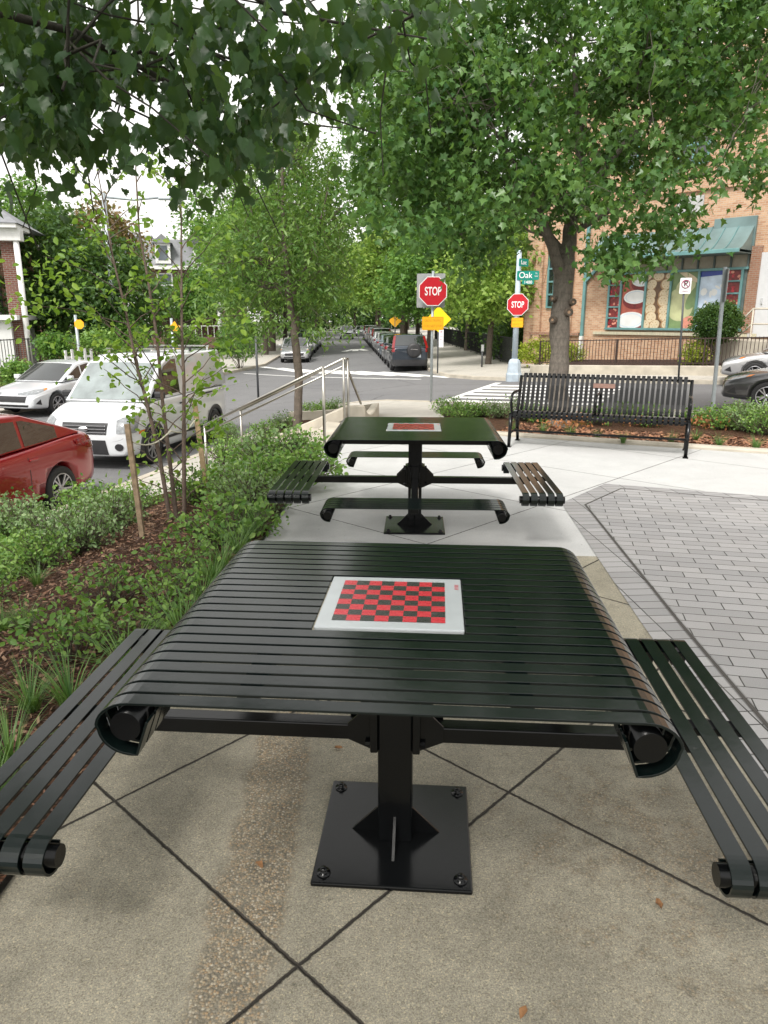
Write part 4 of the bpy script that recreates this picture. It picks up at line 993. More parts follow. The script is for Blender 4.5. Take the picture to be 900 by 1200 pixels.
# hip on the right : roof grid shrinks
m=len(prof); vs2=[]
for j in range(m): vs2.append((aR-.02,prof[j][0],prof[j][1]))
V=[(aL,y,z) for y,z in prof]+vs2
mb.add(V,[(j,j+1,m+j+1,m+j) for j in range(m-1)],True)
mb.add([(aR-.02,y,z) for y,z in prof]+[(aR-.02,-.02,prof[0][1])],[tuple(range(m+1))])
mb.build('awning_roof',M_TEALL,st,fix=False)
MB().box((aR-.72,-.06,(az+at)/2+.12),(1.5,.10,at-az+.25)).build('awning_parapet',M_TEALL,st)
ns=int((aR-aL)/.48)
for k in range(ns):
    x=aL+.3+k*.48
    pts=[(min(x,vs2[j][0]),prof[j][0]-.012,prof[j][1]+.012) for j in range(m)]
    pts=[p for p in pts if p[0]==x]
    if len(pts)>1: MB().tube(pts,.016,5).build('awning_seam',M_TEAL,st)
MB().box(((aL+aR)/2,-1.29,az-.05),(aR-aL+.06,.09,.14)).build('awning_gutter',M_TEAL,st,.02)
MB().box(((aL+aR)/2,-.65,az-.10),(aR-aL,1.25,.03)).build('awning_soffit',M_TEALD,st)
# downspout
dx=FS(686,350)[0]; dz1=FS(686,308)[1]; dz0=FS(684,398)[1]
MB().box((dx,-.10,(dz1+dz0)/2+.8),(.13,.12,dz1-dz0+1.6)).build('downspout',M_TEAL,st,.01); MB().box((dx,-.11,dz0/2),(.15,.14,dz0+.3)).build('downspout_shoe',M_POUT,st,.01)
q=FS(714,318); MB().beam((dx,-.10,FS(688,330)[1]),(aL+.2,-.10,az-.1),.10,.12).build('slanted_gutter',M_TEAL,st)
# sill band
MB().box((s0+wd/2,-.05,z0-.18),(wd+1.2,.10,.12)).build('sill_band',brick('sill_brick',(.44,.42,.30),(.55,.50,.36),(.4,.4,.33),.07,.2),st)
# left window with recess
a,zt_=FS(645,300); b_,_=FS(660,300); zb2=FS(650,360)[1]
MB().box(((a+b_)/2,-.02,(zt_+zb2)/2),(b_-a,.06,zt_-zb2)).build('window',M_GLS,st); mb=MB()
for x in(a,(a+b_)/2,b_): mb.box((x,-.06,(zt_+zb2)/2),(.09,.08,zt_-zb2))
for k in range(5): mb.box(((a+b_)/2,-.062,zb2+(zt_-zb2)*k/4),(b_-a+.09,.08,.07))
mb.build('window_mullions',M_TEAL,st)
for px in(632,668):
    x=FS(px,350)[0]; MB().box((x,-.07,zb2-.2+1.9),(.35,.14,6.6)).build('pilaster',M_BRT,st)
MB().box((FS(650,392)[0],-.07,FS(650,391)[1]),(2.6,.16,.12)).build('pilaster_base',M_BRD,st)
# upper features
a,zt_=FS(795,232); b_,zb2=FS(824,249); MB().box(((a+b_)/2,-.03,(zt_+zb2)/2),(b_-a,.06,zt_-zb2)).build('wall_vent',M_LOUV,st)
for px,py,wp,hp_ in((815,170,30,40),(735,175,26,40)):
    a,zt_=FS(px-wp/2,py-hp_/2); b_,zb2=FS(px+wp/2,py+hp_/2); MB().box(((a+b_)/2,-.02,(zt_+zb2)/2),(b_-a,.06,zt_-zb2)).build('upper_window',M_GLS,st); mb=MB()
    for x in(a,(a+b_)/2,b_): mb.box((x,-.05,(zt_+zb2)/2),(.08,.07,zt_-zb2))
    for z in(zt_,(zt_+zb2)/2,zb2): mb.box(((a+b_)/2,-.052,z),(b_-a,.07,.08))
    mb.build('upper_window_frame',M_TEAL,st)
MB().box((LEN/2,-.06,FS(860,215)[1]),(LEN,.10,.22)).build('string_course',M_BRT,st)
x=FS(884,330)[0]; MB().box((x,-.06,FS(884,340)[1]),(.35,.13,(FS(884,290)[1]-FS(884,392)[1]))).build('door_surround',M_BRD,st)
a,zt_=FS(891,296); b_,zb2=FS(915,396); dr=MB().box(((a+b_)/2,-.05,(zt_+zb2)/2),(b_-a,.06,zt_-zb2)).build('door',M_DOORG,st)
MB().box((a,-.07,(zt_+zb2)/2),(.10,.10,zt_-zb2)).build('door_frame',M_LOUV,st); MB().box((a+.3,-.1,(zt_+zb2)/2-.2),(.05,.06,.2)).build('door_handle',M_CHR,dr)
# landing + stair rail
lx=FS(858,400)[0]; lz=FS(893,396)[1]; MB().box((lx+2.2,-1.0,lz/2-.1),(4.2,1.9,lz+.1)).build('door_landing',M_CURB,st,.02)
M_RAIL=mat('beige_rail',(.50,.46,.38),.5,var=.1); rl=MB()
x0=FS(851,430)[0]+.2; rl.tube([(x0,-1.9,0),(x0,-1.9,1.0),(x0+1.25,-1.9,lz+1.0),(x0+3.2,-1.9,lz+1.0)],.035,8); rl.tube([(x0,-1.9,.55),(x0+1.25,-1.9,lz+.5),(x0+3.2,-1.9,lz+.5)],.03,8)
for k in(1.25,2.2,3.1): rl.tube([(x0+k,-1.9,0),(x0+k,-1.9,lz+1.0)],.03,8)
rl.build('stair_railing',M_RAIL,st)
for k in range(5): MB().box((x0+.15+k*.27,-1.0,lz*(k+1)/6/2),(.30,1.8,lz*(k+1)/6)).build('step',M_CURB,st)
# retaining kerb, fence, soil
FA=Vector((6.1,29.0)); fdir=Vector((.77,-.64))
def railfence(name,A,B,hf,h,m,label,pitch=.12,postp=2.4,parent=None):
    d=(B-A); L=d.length; d.normalize(); t=empty(name,(A.x,A.y,hf(A.x,A.y)),math.atan2(d.y,d.x),label,'fence')
    zz=lambda s: hf(A.x+d.x*s,A.y+d.y*s)-hf(A.x,A.y)
    mb=MB(); n=int(L/pitch)
    for i in range(n): s=i*pitch; mb.box((s,0,zz(s)+h/2+.04),(.018,.018,h-.08))
    mb.build('pickets',m,t); n=max(1,int(L/postp))
    for i in range(n+1): s=L*i/n; MB().box((s,0,zz(s)+h/2),(.05,.05,h)).build('post',m,t)
    for zz_ in(h-.03,.10): MB().beam((0,0,zz_+zz(0)),(L,0,zz_+zz(L)),.03,.035).build('rail',m,t)
    return t
gB=FA+fdir*9.2
hw=lambda x,y: zs(x)+.42
railfence('iron_fence',FA,gB,hw,.95,M_IRON,'brown iron fence on a low concrete kerb in front of the tan brick store')
w=sweep('retaining_wall',[tuple(FA-fdir*.3-Vector((.64,.77))*.18),tuple(gB-Vector((.64,.77))*.18)],lambda x,y:zs(x),.3,0,.44,M_CURB,inward=1,kind=None); tag(w,'low tan retaining wall under the brown iron fence','wall')
drape('store_bed_soil',[tuple(FA),tuple(gB),tuple(gB+Vector((2.2,2.6))),tuple(FA+Vector((2.2,2.6)))],hw,1,M_MULCH3,dz=-.02)
# dark fences along the avenue
railfence('black_fence',Vector((5.85,34.2)),Vector((5.1,75)),lambda x,y:zs(x)+.12,1.25,M_IRONK,'black iron fence along the right sidewalk of the avenue',.14,2.6)
# ------------------------------------------------------------------ background houses
M_SLATE=mat('slate_roof',(.20,.205,.22),.7,var=.25,scale=2,bump=.4,bscale=15); M_HWHT=mat('white_trim_paint',(.70,.70,.69),.6,var=.08); M_WIN=mat('house_window_glass',(.10,.12,.14),.12,var=.4,scale=1)
M_WHW=mat('white_stucco',(.66,.67,.66),.8,var=.08,scale=2)
def house(loc,rz,W,D,Hh,wall,label,wins=((.2,.55),(.5,.55),(.8,.55)),porch=True,mansard=True,name='row_house'):
    t=empty(name,loc,rz,label,'house')
    w=MB().box((0,D/2,Hh/2-.5),(W,D,Hh+1)).build('wall',wall,t)
    if mansard:
        mb=MB(); z=Hh; o=.5
        v=[(-W/2-.3,-.4,z),(W/2+.3,-.4,z),(W/2+.3,D,z),(-W/2-.3,D,z),(-W/2,1.1,z+2.1),(W/2,1.1,z+2.1),(W/2,D,z+2.1),(-W/2,D,z+2.1)]
        mb.add(v,[(0,1,5,4),(1,2,6,5),(2,3,7,6),(3,0,4,7),(4,5,6,7),(3,2,1,0)]); rf=mb.build('roof',M_SLATE,t)
        MB().box((0,-.42,z-.05),(W+.8,.12,.25)).build('cornice',M_HWHT,t)
        nd=max(1,int(W/2.6))
        for k in range(nd):
            x=-W/2+W*(k+.5)/nd
            d=MB().box((x,.2,z+1.0),(1.1,1.1,1.5)).build('dormer',M_HWHT,rf)
            MB().box((x,-.36,z+1.0),(.7,.03,1.05)).build('dormer_window',M_WIN,t)
            mb=MB(); mb.prism([(x-.75,z+1.7),(x+.75,z+1.7),(x,z+2.35)],-.5,1.2,Matrix(((1,0,0,0),(0,0,1,0),(0,1,0,0),(0,0,0,1)))); mb.build('dormer_roof',M_SLATE,t)
    for k in range(max(2,int(W/2.4))):
        nn=max(2,int(W/2.4)); x=-W/2+W*(k+.5)/nn
        for zc in(([1.7] if not porch else [])+[4.6]):
            if zc+.8>Hh: continue
            f=MB().box((x,-.03,zc),(1.15,.08,1.75)).build('window',M_HWHT,t); MB().box((x,-.08,zc+.42),(.95,.03,.72)).build('pane',M_WIN,f); MB().box((x,-.08,zc-.42),(.95,.03,.72)).build('pane',M_WIN,f)
    if porch:
        p=MB(); p.box((0,-1.3,.4),(W,2.6,.8)); p.build('porch_base',wall,t)
        mb=MB(); mb.add([(-W/2-.2,-2.9,3.3),(W/2+.2,-2.9,3.3),(W/2+.2,0,4.0),(-W/2-.2,0,4.0),(-W/2-.2,-2.9,3.15),(W/2+.2,-2.9,3.15),(W/2+.2,0,3.15),(-W/2-.2,0,3.15)],[(0,1,2,3),(0,1,5,4),(1,2,6,5),(3,0,4,7),(4,5,6,7)]); mb.build('porch_roof',M_SLATE,t)
        MB().box((0,-2.8,3.1),(W+.3,.3,.4)).build('porch_fascia',M_HWHT,t)
        for k in range(3): MB().cyl((-W/2+.3+k*(W-.6)/2,-2.6,.8),(-W/2+.3+k*(W-.6)/2,-2.6,3.0),.17,12).build('column',M_HWHT,t)
        MB().box((W*.25,-.05,1.9),(1.0,.08,2.1)).build('door',M_IRON,t)
        mb=MB()
        for k in range(24): mb.box((-W/2+.3+k*(W-.6)/23,-2.6,1.2),(.04,.04,.8))
        mb.box((0,-2.6,1.62),(W-.6,.07,.06)); mb.build('porch_railing',M_HWHT,t)
    return t
g=P(186,400,56); house((g.x-.6,g.y,zs(g.x)+.6),R(14),11,9,5.9,M_BRR,'red brick row house with slate mansard roof and white columned porch above the van')
g=P(250,400,62); 0 and house((g.x+7.5,g.y+9,zs(g.x)+1.0),R(14),11,9,6.2,M_BRR,'brick row house partly hidden behind the planter tree, right of the slate roofed house')
g=P(565,385,62); house((g.x+3.5,g.y,zs(3)),R(-88),30,10,8,M_BRD,'brown brick row houses right of the avenue behind the fence and trees',porch=False)
house((-22,88,-.8),R(80),34,10,8,M_BRR,'long dark brick block on the left side of the avenue, mostly behind trees',porch=False)
# porch house at left edge
c=P(40,418,27); gz=zs(c.x)+.9
t=empty('porch_house',(c.x-.15,c.y,gz),R(12),'house corner at the left edge with white porch post, brick pier and black railing','house')
zr=P(22,283,27).z-gz; z1p=P(20,372,27).z-gz
MB().cyl((0,0,-.6),(0,0,zr),.10,12).build('porch_post',M_HWHT,t)
MB().box((-.36,.35,zr/2-.3),(.42,.42,zr+.6)).build('brick_pier',M_BRR,t)
MB().box((-2.9,.1,zr+.12),(6.2,.5,.42)).build('porch_beam',M_HWHT,t,.02)
MB().box((-3.05,.6,zr+.40),(6.4,1.9,.16)).build('eave',M_HWHT,t,.02)
mb=MB(); mb.add([(-6.2,-.4,zr+.48),(.22,-.4,zr+.48),(.22,4,zr+.48),(-6.2,4,zr+.48),(-6.2,2.6,zr+1.5),(-1.3,2.6,zr+1.5)],[(0,1,5,4),(1,2,5),(0,1,2,3),(3,4,5,2)]); mb.build('porch_roof',M_SLATE,t)
MB().box((-3.6,4.6,zr/2+.2),(5.4,3,zr+.4)).build('wall',M_BRD,t); MB().box((-2.0,3.06,z1p+1.2),(1.0,.05,2.1)).build('front_door',M_IRON,t); MB().box((-3.6,3.06,z1p+1.4),(1.3,.05,1.5)).build('front_window',M_WIN,t)
z1_=P(20,372,27).z-gz
MB().box((-3.3,1.6,z1_/2-.35),(5.6,3.4,z1_+.6)).build('porch_base',M_WHW,t); MB().box((-3.2,1.5,z1_+.0),(6.0,3.7,.18)).build('porch_floor',M_HWHT,t)
mb=MB()
for k in range(34): mb.box((-.9-k*.13,.05,z1_+.55),(.022,.022,.9))
for zz in(z1_+.15,z1_+1.0): mb.box((-3.1,.05,zz),(4.6,.04,.05))
mb.build('porch_railing',M_IRONK,t)
MB().box((-1.45,.4,zr*.66),(.36,.3,.34)).build('hanging_basket',mat('pink_basket',(.45,.12,.2),.6),t)
# white picket gate, chain link fence, retaining brick wall
g=P(78,425,23.6); g2=P(108,425,24.8); z=zs(g.x)+.13
t=empty('picket_gate',(g.x,g.y,z+.35),math.atan2(g2.y-g.y,g2.x-g.x),'weathered white picket gate behind the white sedan','gate'); Lg=(g2-g).xy.length
for k in range(5): MB().box((k*Lg/4,0,.62),(.10,.03,1.24+.04*(k%2))).build('picket',M_HWHT,t)
for zz in(.3,1.0): MB().box((Lg/2,.03,zz),(Lg,.03,.07)).build('rail',M_HWHT,t)
A=Vector((-16,20.5)); B=Vector((-8.6,31)); A=Vector((P(-40,440,23).x,P(-40,440,23).y)); B=Vector((P(160,420,33).x,P(160,420,33).y))
w=sweep('brick_retaining_wall',[tuple(A),tuple(B)],lambda x,y:zs(x),.35,0,1.0,M_BRR,inward=-1,kind=None); tag(w,'low red brick retaining wall behind the white sedan','wall')
t=railfence('chain_link_fence',A+Vector((-.4,.4)),B+Vector((-.4,.4)),lambda x,y:zs(x)+.9,1.15,mat('fence_wire',(.10,.10,.095),.5,metal=.5),'thin grey wire fence on top of the brick retaining wall',.16,3)
w=sweep('brick_retaining_wall',[(-9.6,40),(-14,37.5),(-20,36)],lambda x,y:zs(x),.35,0,1.1,M_BRD,inward=-1,kind=None); tag(w,'brown brick garden wall across the junction behind the van','wall')
# ------------------------------------------------------------------ foliage
def tmpl_simple(w=.5,fold=.12):   # 4-vert folded leaf along +y
    v=np.array([(0,0,0),(-w/2,.45,fold),(0,1,0),(w/2,.45,fold)],float); f=[(0,2,1),(0,3,2)]; return v,f
def tmpl_oval(w=.5,fold=.10):
    v=np.array([(0,0,0),(-w*.42,.25,fold),(-w*.5,.55,fold),(-w*.25,.85,fold*.5),(0,1,-.03),(w*.25,.85,fold*.5),(w*.5,.55,fold),(w*.42,.25,fold),(0,.5,0)],float)
    f=[(8,i+1,i) for i in range(7)]+[(8,0,7)]; return v,f
def tmpl_maple():
    o=[(0,0),(-.12,.0),(-.32,-.03),(-.34,.12),(-.50,.24),(-.41,.37),(-.46,.56),(-.33,.56),(-.22,.62),(-.22,.76),(-.09,.80),(0,1.04),(.09,.80),(.22,.76),(.22,.62),(.33,.56),(.46,.56),(.41,.37),(.50,.24),(.34,.12),(.32,-.03),(.12,.0)]
    v=[(x*(1 if k%2 else .93),y,.42*abs(x)**1.3-.26*y*y+.03*math.sin(7*x+3*y)) for k,(x,y) in enumerate(o)]+[(0,.35,-.05)]; n=len(o); f=[(n,(i+1)%n,i) for i in range(n)]; return np.array(v,float),f
def tmpl_maple_lo():
    o=[(0,0),(-.32,.0),(-.24,.16),(-.5,.34),(-.2,.48),(0,1.0),(.2,.48),(.5,.34),(.24,.16),(.32,.0)]
    v=[(x,y,.25*abs(x)-.08*y*y) for x,y in o]+[(0,.3,-.02)]; n=len(o); f=[(n,(i+1)%n,i) for i in range(n)]; return np.array(v,float),f
def leafmesh(name,pos,size,tmpl,m,parent=None,droop=.5,dirs=None,tint=None,sv=.42,stuff=False):
    """pos Nx3; droop 0..1 how strongly leaf axis points down"""
    n=len(pos); tv,tf=tmpl; k=len(tv)
    ax=RNG.normal(size=(n,3)); ax/=np.linalg.norm(ax,axis=1)[:,None]
    ax[:,2]=ax[:,2]*(1-droop)-droop*1.1
    if dirs is not None: ax=ax*.6+dirs
    ax/=np.linalg.norm(ax,axis=1)[:,None]
    rn=RNG.normal(size=(n,3)); rn[:,2]=np.abs(rn[:,2])+.6*(1-droop)
    nn=rn-(rn*ax).sum(1)[:,None]*ax; nn/=np.linalg.norm(nn,axis=1)[:,None]; xx=np.cross(ax,nn)
    s=size*(1+sv*RNG.uniform(-1,1,n))
    V=(xx[:,None,:]*tv[None,:,0,None]+ax[:,None,:]*tv[None,:,1,None]+nn[:,None,:]*tv[None,:,2,None])*s[:,None,None]+pos[:,None,:]
    V=V.reshape(-1,3); Fa=(np.array(tf)[None]+(np.arange(n)*k)[:,None,None]).reshape(-1,3)
    me=bpy.data.meshes.new(name); me.vertices.add(len(V)); me.vertices.foreach_set('co',V.astype(np.float32).ravel())
    nl=len(Fa)*3; me.loops.add(nl); me.loops.foreach_set('vertex_index',Fa.astype(np.int32).ravel())
    me.polygons.add(len(Fa)); me.polygons.foreach_set('loop_start',np.arange(0,nl,3,dtype=np.int32)); 
    try: me.polygons.foreach_set('loop_total',np.full(len(Fa),3,dtype=np.int32))
    except Exception: pass
    me.update(calc_edges=True)
    at=me.attributes.new('tint','FLOAT','POINT')
    tt=RNG.uniform(0,1,n) if tint is None else np.clip(tint+RNG.uniform(-.3,.3,n),0,1)
    at.data.foreach_set('value',np.repeat(tt,k).astype(np.float32))
    return link(name,me,m,parent)
def clumps(centres,rad,n,flat=.6,droopz=.3):
    c=np.repeat(np.array(centres),n,axis=0); d=RNG.normal(size=c.shape)*.5
    d[:,2]*=flat; p=c+d*rad; p[:,2]-=droopz*rad*(d[:,0]**2+d[:,1]**2); return p
def lobes(L,n,fill=.55):
    """L: list of (c, r3). sample clump centres, biased to shells"""
    out=[]; w=np.array([r[0]*r[1]*r[2] for c,r in L])**.8; w/=w.sum()
    idx=RNG.choice(len(L),n,p=w); 
    for i in idx:
        c,r=L[i]; d=RNG.normal(size=3); d/=np.linalg.norm(d); rr=RNG.uniform(fill,1)**.7*RNG.uniform(.85,1.08); out.append(np.array(c)+d*np.array(r)*rr)
    return np.array(out)
def limb(mb,a,b,r0,r1,sag=.0,n=5,wob=.06,seg=7):
    a=Vector(a);b=Vector(b); L=(b-a).length; pts=[];rad=[]
    for i in range(n+1):
        f=i/n; p=a.lerp(b,f); p.z+=math.sin(f*math.pi)*sag*L
        if 0<i<n: p+=Vector(RNG.normal(size=3))*wob*L*.5
        pts.append(p); rad.append(r0+(r1-r0)*f)
    mb.tube(pts,rad,seg,cap=False); return pts
def bark(name,c,s=9,b=.8):
    a=N(name); tc=a.n('TexCoord').outputs['Object']; mp=a.n('Mapping'); a.set(mp.inputs[0],tc); mp.inputs['Scale'].default_value=(1,1,.35)
    n=a.noise(mp.outputs[0],s*3,6,.7); n2=a.noise(tc,s*.6,4); w=a.n('TexWave',wave_type='BANDS',bands_direction='Z'); a.set(w.inputs[0],tc); w.inputs['Scale'].default_value=2.2; w.inputs['Distortion'].default_value=6; w.inputs['Detail'].default_value=4
    col=a.ramp(n,[(.3,[x*.5 for x in c]),(.55,c),(.8,[min(1,x*1.5) for x in c])]); col=a.mix(a.math('MULTIPLY',n2,.35),col,(.12,.125,.10,1)); col=a.mix(a.math('MULTIPLY',a.ramp(w.outputs['Fac'],[(.85,(0,0,0)),(1,(1,1,1))]),.2),col,c4([x*.35 for x in c]))
    a.bsdf(col,.9,0,a.bump(n,b,.02),spec=.2); return a.m
BK1=bark('grey_bark',(.17,.145,.125)); BK2=bark('brown_bark',(.13,.10,.08)); BKB=bark('birch_bark',(.15,.105,.085),14); BKW=bark('birch_upper_bark',(.10,.07,.06),14)
LF_BIG=leafmat('maple_leaf_green',(.030,.095,.024),(.15,.27,.075),.36,.36)
LF_DK=leafmat('shade_toned_leaf',(.014,.048,.019),(.055,.12,.042),.32,.40)  # leaf colour itself darkened for boughs in shade against the sky
LF_MID=leafmat('young_tree_leaf',(.055,.14,.03),(.22,.34,.08),.40,.42)
LF_BIR=leafmat('birch_leaf',(.11,.23,.02),(.27,.40,.05),.45,.45)
LF_BG=leafmat('avenue_leaf',(.045,.13,.022),(.17,.32,.06),.38,.5)
LF_BGB=leafmat('bright_avenue_leaf',(.13,.25,.035),(.34,.46,.10),.42,.5)
LF_BGD=leafmat('dark_background_leaf',(.022,.065,.016),(.09,.17,.04),.3,.5)
LF_RED=leafmat('reddish_leaf',(.12,.07,.03),(.25,.15,.07),.3,.5)
LF_SH=leafmat('shrub_leaf',(.065,.17,.028),(.27,.42,.10),.34,.45); LF_SHL=leafmat('pale_shrub_leaf',(.10,.19,.06),(.28,.38,.18),.30,.45)
LF_YEL=leafmat('yellow_green_leaf',(.20,.28,.02),(.42,.46,.05),.35,.45); LF_GR=leafmat('grass_blade',(.04,.11,.025),(.16,.27,.07),.25,.4)
LF_YW=leafmat('yellow_leaf',(.45,.35,.02),(.6,.45,.04),.3,.5)
SIMPLE=tmpl_simple(.62); SLEN=tmpl_simple(.34,.08); OVAL=tmpl_oval(.62); MAP=tmpl_maple(); MAPL=tmpl_maple_lo()
def tree(name,label,base,forks,L,nclump,nleaf,crad,size,tm,lm,bk,r0,droop=.5,flat=.6,filt=None,limbs=26,group=None,tint=None,cat='tree',twr=.25,extra=None):
    t=empty(name,base,0,label,cat,group); B=Vector(base)
    cs=lobes(L,nclump)
    if filt is not None: cs=np.array([c for c in cs if filt(c)])
    if extra is not None: cs=np.vstack([cs,np.array(extra)])
    mb=MB(); nodes=[]
    for k,(pts,rad) in enumerate(forks):
        P_=[Vector(p)-B for p in pts]; sm=[];sr=[]
        for i in range(len(P_)-1):
            for j in range(4):
                f=j/4; sm.append(P_[i].lerp(P_[i+1],f)+Vector(RNG.normal(size=3))*rad[i]*.06); sr.append((rad[i]+(rad[i+1]-rad[i])*f)*(1+.04*RNG.normal()))
        sm.append(P_[-1]); sr.append(rad[-1]); mb.tube(sm,sr,14,cap=False)
        nodes+=[(p,r) for p,r in zip(sm,sr)][(len(sm)//2 if k==0 else 1):]
    # limbs to some clump centres
    sel=cs[RNG.permutation(len(cs))[:limbs]]
    for c in sel:
        c=Vector(c)-B; best=min(nodes,key=lambda q:(q[0]-c).length+max(0,q[0].z-c.z)*1.5)
        rr=min(best[1]*.6,.006+.010*(best[0]-c).length); pts=limb(mb,best[0],c,rr,.006,.08)
        for p in pts[2:5]:
            for q in range(2):
                near=cs[RNG.integers(len(cs))]
                e=p+Vector(RNG.normal(size=3))*.45; limb(mb,p,e,.007,.003,.05,3,.1,4)
    tr=mb.build('trunk',bk,t)
    pos=clumps(cs,crad,nleaf,flat,droop*.6)-np.array(base)
    tn=None
    if tint: tn=np.repeat(RNG.uniform(0,1,len(cs)),nleaf)*.6+.2
    leafmesh('crown',pos,size,tm,lm,t,droop,tint=tn)
    return t
# big maple by the bench
b=P(655,497,12.0); b.z=hp(b.x,b.y)-.05
fk=P(662,330,12.0); top1=P(668,60,12.3); 
forks=[([b,P(655,440,12),P(656,380,12),P(661,325,12),P(668,270,12.1),P(680,190,12.2),P(672,60,12.4)],[.19,.165,.155,.16,.11,.075,.03]),
       ([P(660,335,12),P(648,290,11.8),P(628,240,11.4),P(590,170,11)],[.10,.085,.06,.03]),
       ([P(675,240,12.1),P(730,170,12),P(800,110,12)],[.07,.05,.02]),([P(662,300,12),P(610,230,12.8),P(520,160,13)],[.07,.05,.02]),([P(676,270,12),P(740,230,11.5),P(840,200,11.3)],[.06,.04,.015])]
def W(px,py,d): v=P(px,py,d); return (v.x,v.y,v.z)
Lb=[(W(655,120,12.2),(2.5,2.6,2.1)),(W(540,150,11.5),(1.7,1.9,1.5)),(W(480,120,12.2),(1.5,1.8,1.4)),(W(770,120,12),(1.7,2.0,1.2)),(W(640,-20,12.3),(3.0,3.0,2.2)),(W(850,50,11.8),(1.7,2.0,1.35)),(W(900,-10,12),(1.6,2.0,1.6)),(W(800,20,12.4),(1.6,1.6,1.6)),
    (W(700,235,11),(1.2,1.2,.62)),(W(570,235,11.4),(1.5,1.4,.75)),(W(640,235,10.8),(1.3,1.0,.6)),(W(500,60,11.8),(1.6,2,1.6)),(W(480,215,12.5),(1.0,1.4,.7))]
ex=[W(x+RNG.normal()*12,y+RNG.normal()*9,11+RNG.normal()*.4) for x,y in((870,190),(890,215),(850,205),(895,180),(720,285),(745,270),(765,292),(725,300),(790,262),(760,255),(700,290),(810,255),(575,285),(560,285),(520,270),(840,160),(885,150),(780,215),(810,200),(870,20),(800,240),(545,300),(500,255),(470,250),(450,240),(735,312)) for k in range(3)]
def fb(c):
    x,y,d=proj(c)
    if d<1: return True
    if x>690 and y> 300-(x-690)*.2: return False
    if x>815 and y>140+ (x-780)*.1 : return False
    if y>300 or (592<x<642 and y>272): return False
    if x<400: return False
    return not (638<x<698 and y>250 and d<12.8)
tree('maple_tree','big leafy maple with a pruned grey trunk standing behind the bench',b,forks,Lb,1450,31,.32,.114,MAPL,LF_BIG,BK1,.18,droop=.55,flat=.8,filt=fb,limbs=60,tint=True,extra=ex)
kn=[o for o in bpy.data.objects if o.name.startswith('maple_tree')][0]
for px,py,s in((666,366,.07),(671,354,.055),(648,350,.05),(648,375,.06)):
    c=P(px,py,11.84)-Vector(kn.location); MB().lathe([(.35*s,.03),(.7*s,.05),(s,.04),(s*1.05,-.08)],14,ringM(c,(.1 if px>655 else -.6,-1,.1))).build('pruning_scar',BK2,kn)
    MB().lathe([(0,.028),(.62*s,.033)],14,ringM(c,(.1 if px>655 else -.6,-1,.1))).build('pruned_wood',mat('cut_wood',(.34,.22,.14),.8,var=.3,scale=30),kn)
# young planter tree
b=P(347,505,13.9); b.z=hp(b.x,b.y)
forks=[([b,P(351,450,13.9),P(346,400,13.9),P(338,340,13.9),P(332,270,14),P(330,170,14),P(328,110,14)],[.085,.08,.075,.065,.045,.025,.012]),([P(340,355,13.9),P(365,300,13.6),P(385,220,13.5)],[.04,.025,.01]),([P(337,330,13.9),P(305,280,14),P(280,200,14)],[.035,.022,.01])]
Lm=[(W(330,200,14),(1.1,1.2,1.3)),(W(330,290,14),(1.45,1.4,1.1)),(W(290,310,13.8),(1.0,1.1,1.0)),(W(375,300,13.6),(.8,.9,.9)),(W(320,350,13.7),(1.35,1.0,.65)),(W(345,140,14),(.7,.8,.8))]
ex=[W(x+RNG.normal()*8,y+RNG.normal()*6,13.4+RNG.normal()*.4) for x,y in((390,385),(410,380),(375,390),(260,375),(275,390),(300,385),(240,350),(330,380),(400,360),(420,350),(360,385),(245,330),(285,400)) for k in range(2)]
tree('street_tree','slender young tree with narrow drooping leaves in the planter beside the steps',b,forks,Lm,520,22,.26,.115,SLEN,LF_MID,BK2,.08,droop=.55,flat=.8,limbs=50,tint=True,extra=ex,filt=lambda c:proj(c)[1]<392)
# overhanging shade tree, trunk left of the frame
b=Vector((-3.9,1.6,hp(-3.9,1.6)))
forks=[([b,Vector((-3.85,1.6,1.2)),Vector((-3.7,1.7,2.4)),Vector((-3.2,1.8,3.9)),Vector((-2.8,2.0,5.2))],[.2,.17,.15,.1,.05]),([Vector((-3.7,1.7,2.3)),Vector((-2.4,2.6,2.75)),Vector((-1.2,3.2,2.62)),P(270,135,3.9),P(400,150,4.1)],[.05,.026,.014,.008,.004]),([Vector((-3.6,1.7,2.6)),Vector((-2.0,2.2,3.2)),P(330,15,3.3),P(500,45,3.7)],[.04,.018,.009,.004]),([Vector((-3.5,1.7,3.0)),Vector((-1.6,.6,3.6)),Vector((.2,.0,3.9))],[.07,.04,.01])]
def bound(x):
    xs_=[-200,0,40,110,180,240,300,345,400,430,470,540,545]; ys=[205,198,165,100,112,165,180,140,85,50,36,22,-60]
    return float(np.interp(x,xs_,ys))
def fo(c):
    x,y,d=proj(c)
    if d<.3: return c[2]>2.7
    if d<1.9 and y>-90 and -120<x<1000: return False
    if x>545 and y>-50 and x<1100: return False
    if d<2.6 and y>80 : return False
    return y<bound(x)-26*3.2/d*.8
Lo=[((-2.2,2.6,3.3),(2.2,2.4,1.1)),((-1.2,3.4,2.9),(1.5,1.4,.7)),((-1.0,2.0,4.0),(2.6,3.0,1.0)),((-3.0,3.4,3.4),(2.0,2.2,1.3)),((.6,.2,4.3),(2.0,2.6,.8))]
ex=[W(RNG.uniform(lo,hi),RNG.uniform(a,b_),RNG.uniform(2.7,3.8)) for lo,hi,a,b_,n in((0,100,-20,150,46),(60,200,-20,80,20),(190,330,-10,160,36),(330,430,0,100,10),(420,520,0,25,5),(0,60,120,165,10),(240,330,120,180,12)) for k in range(n)]
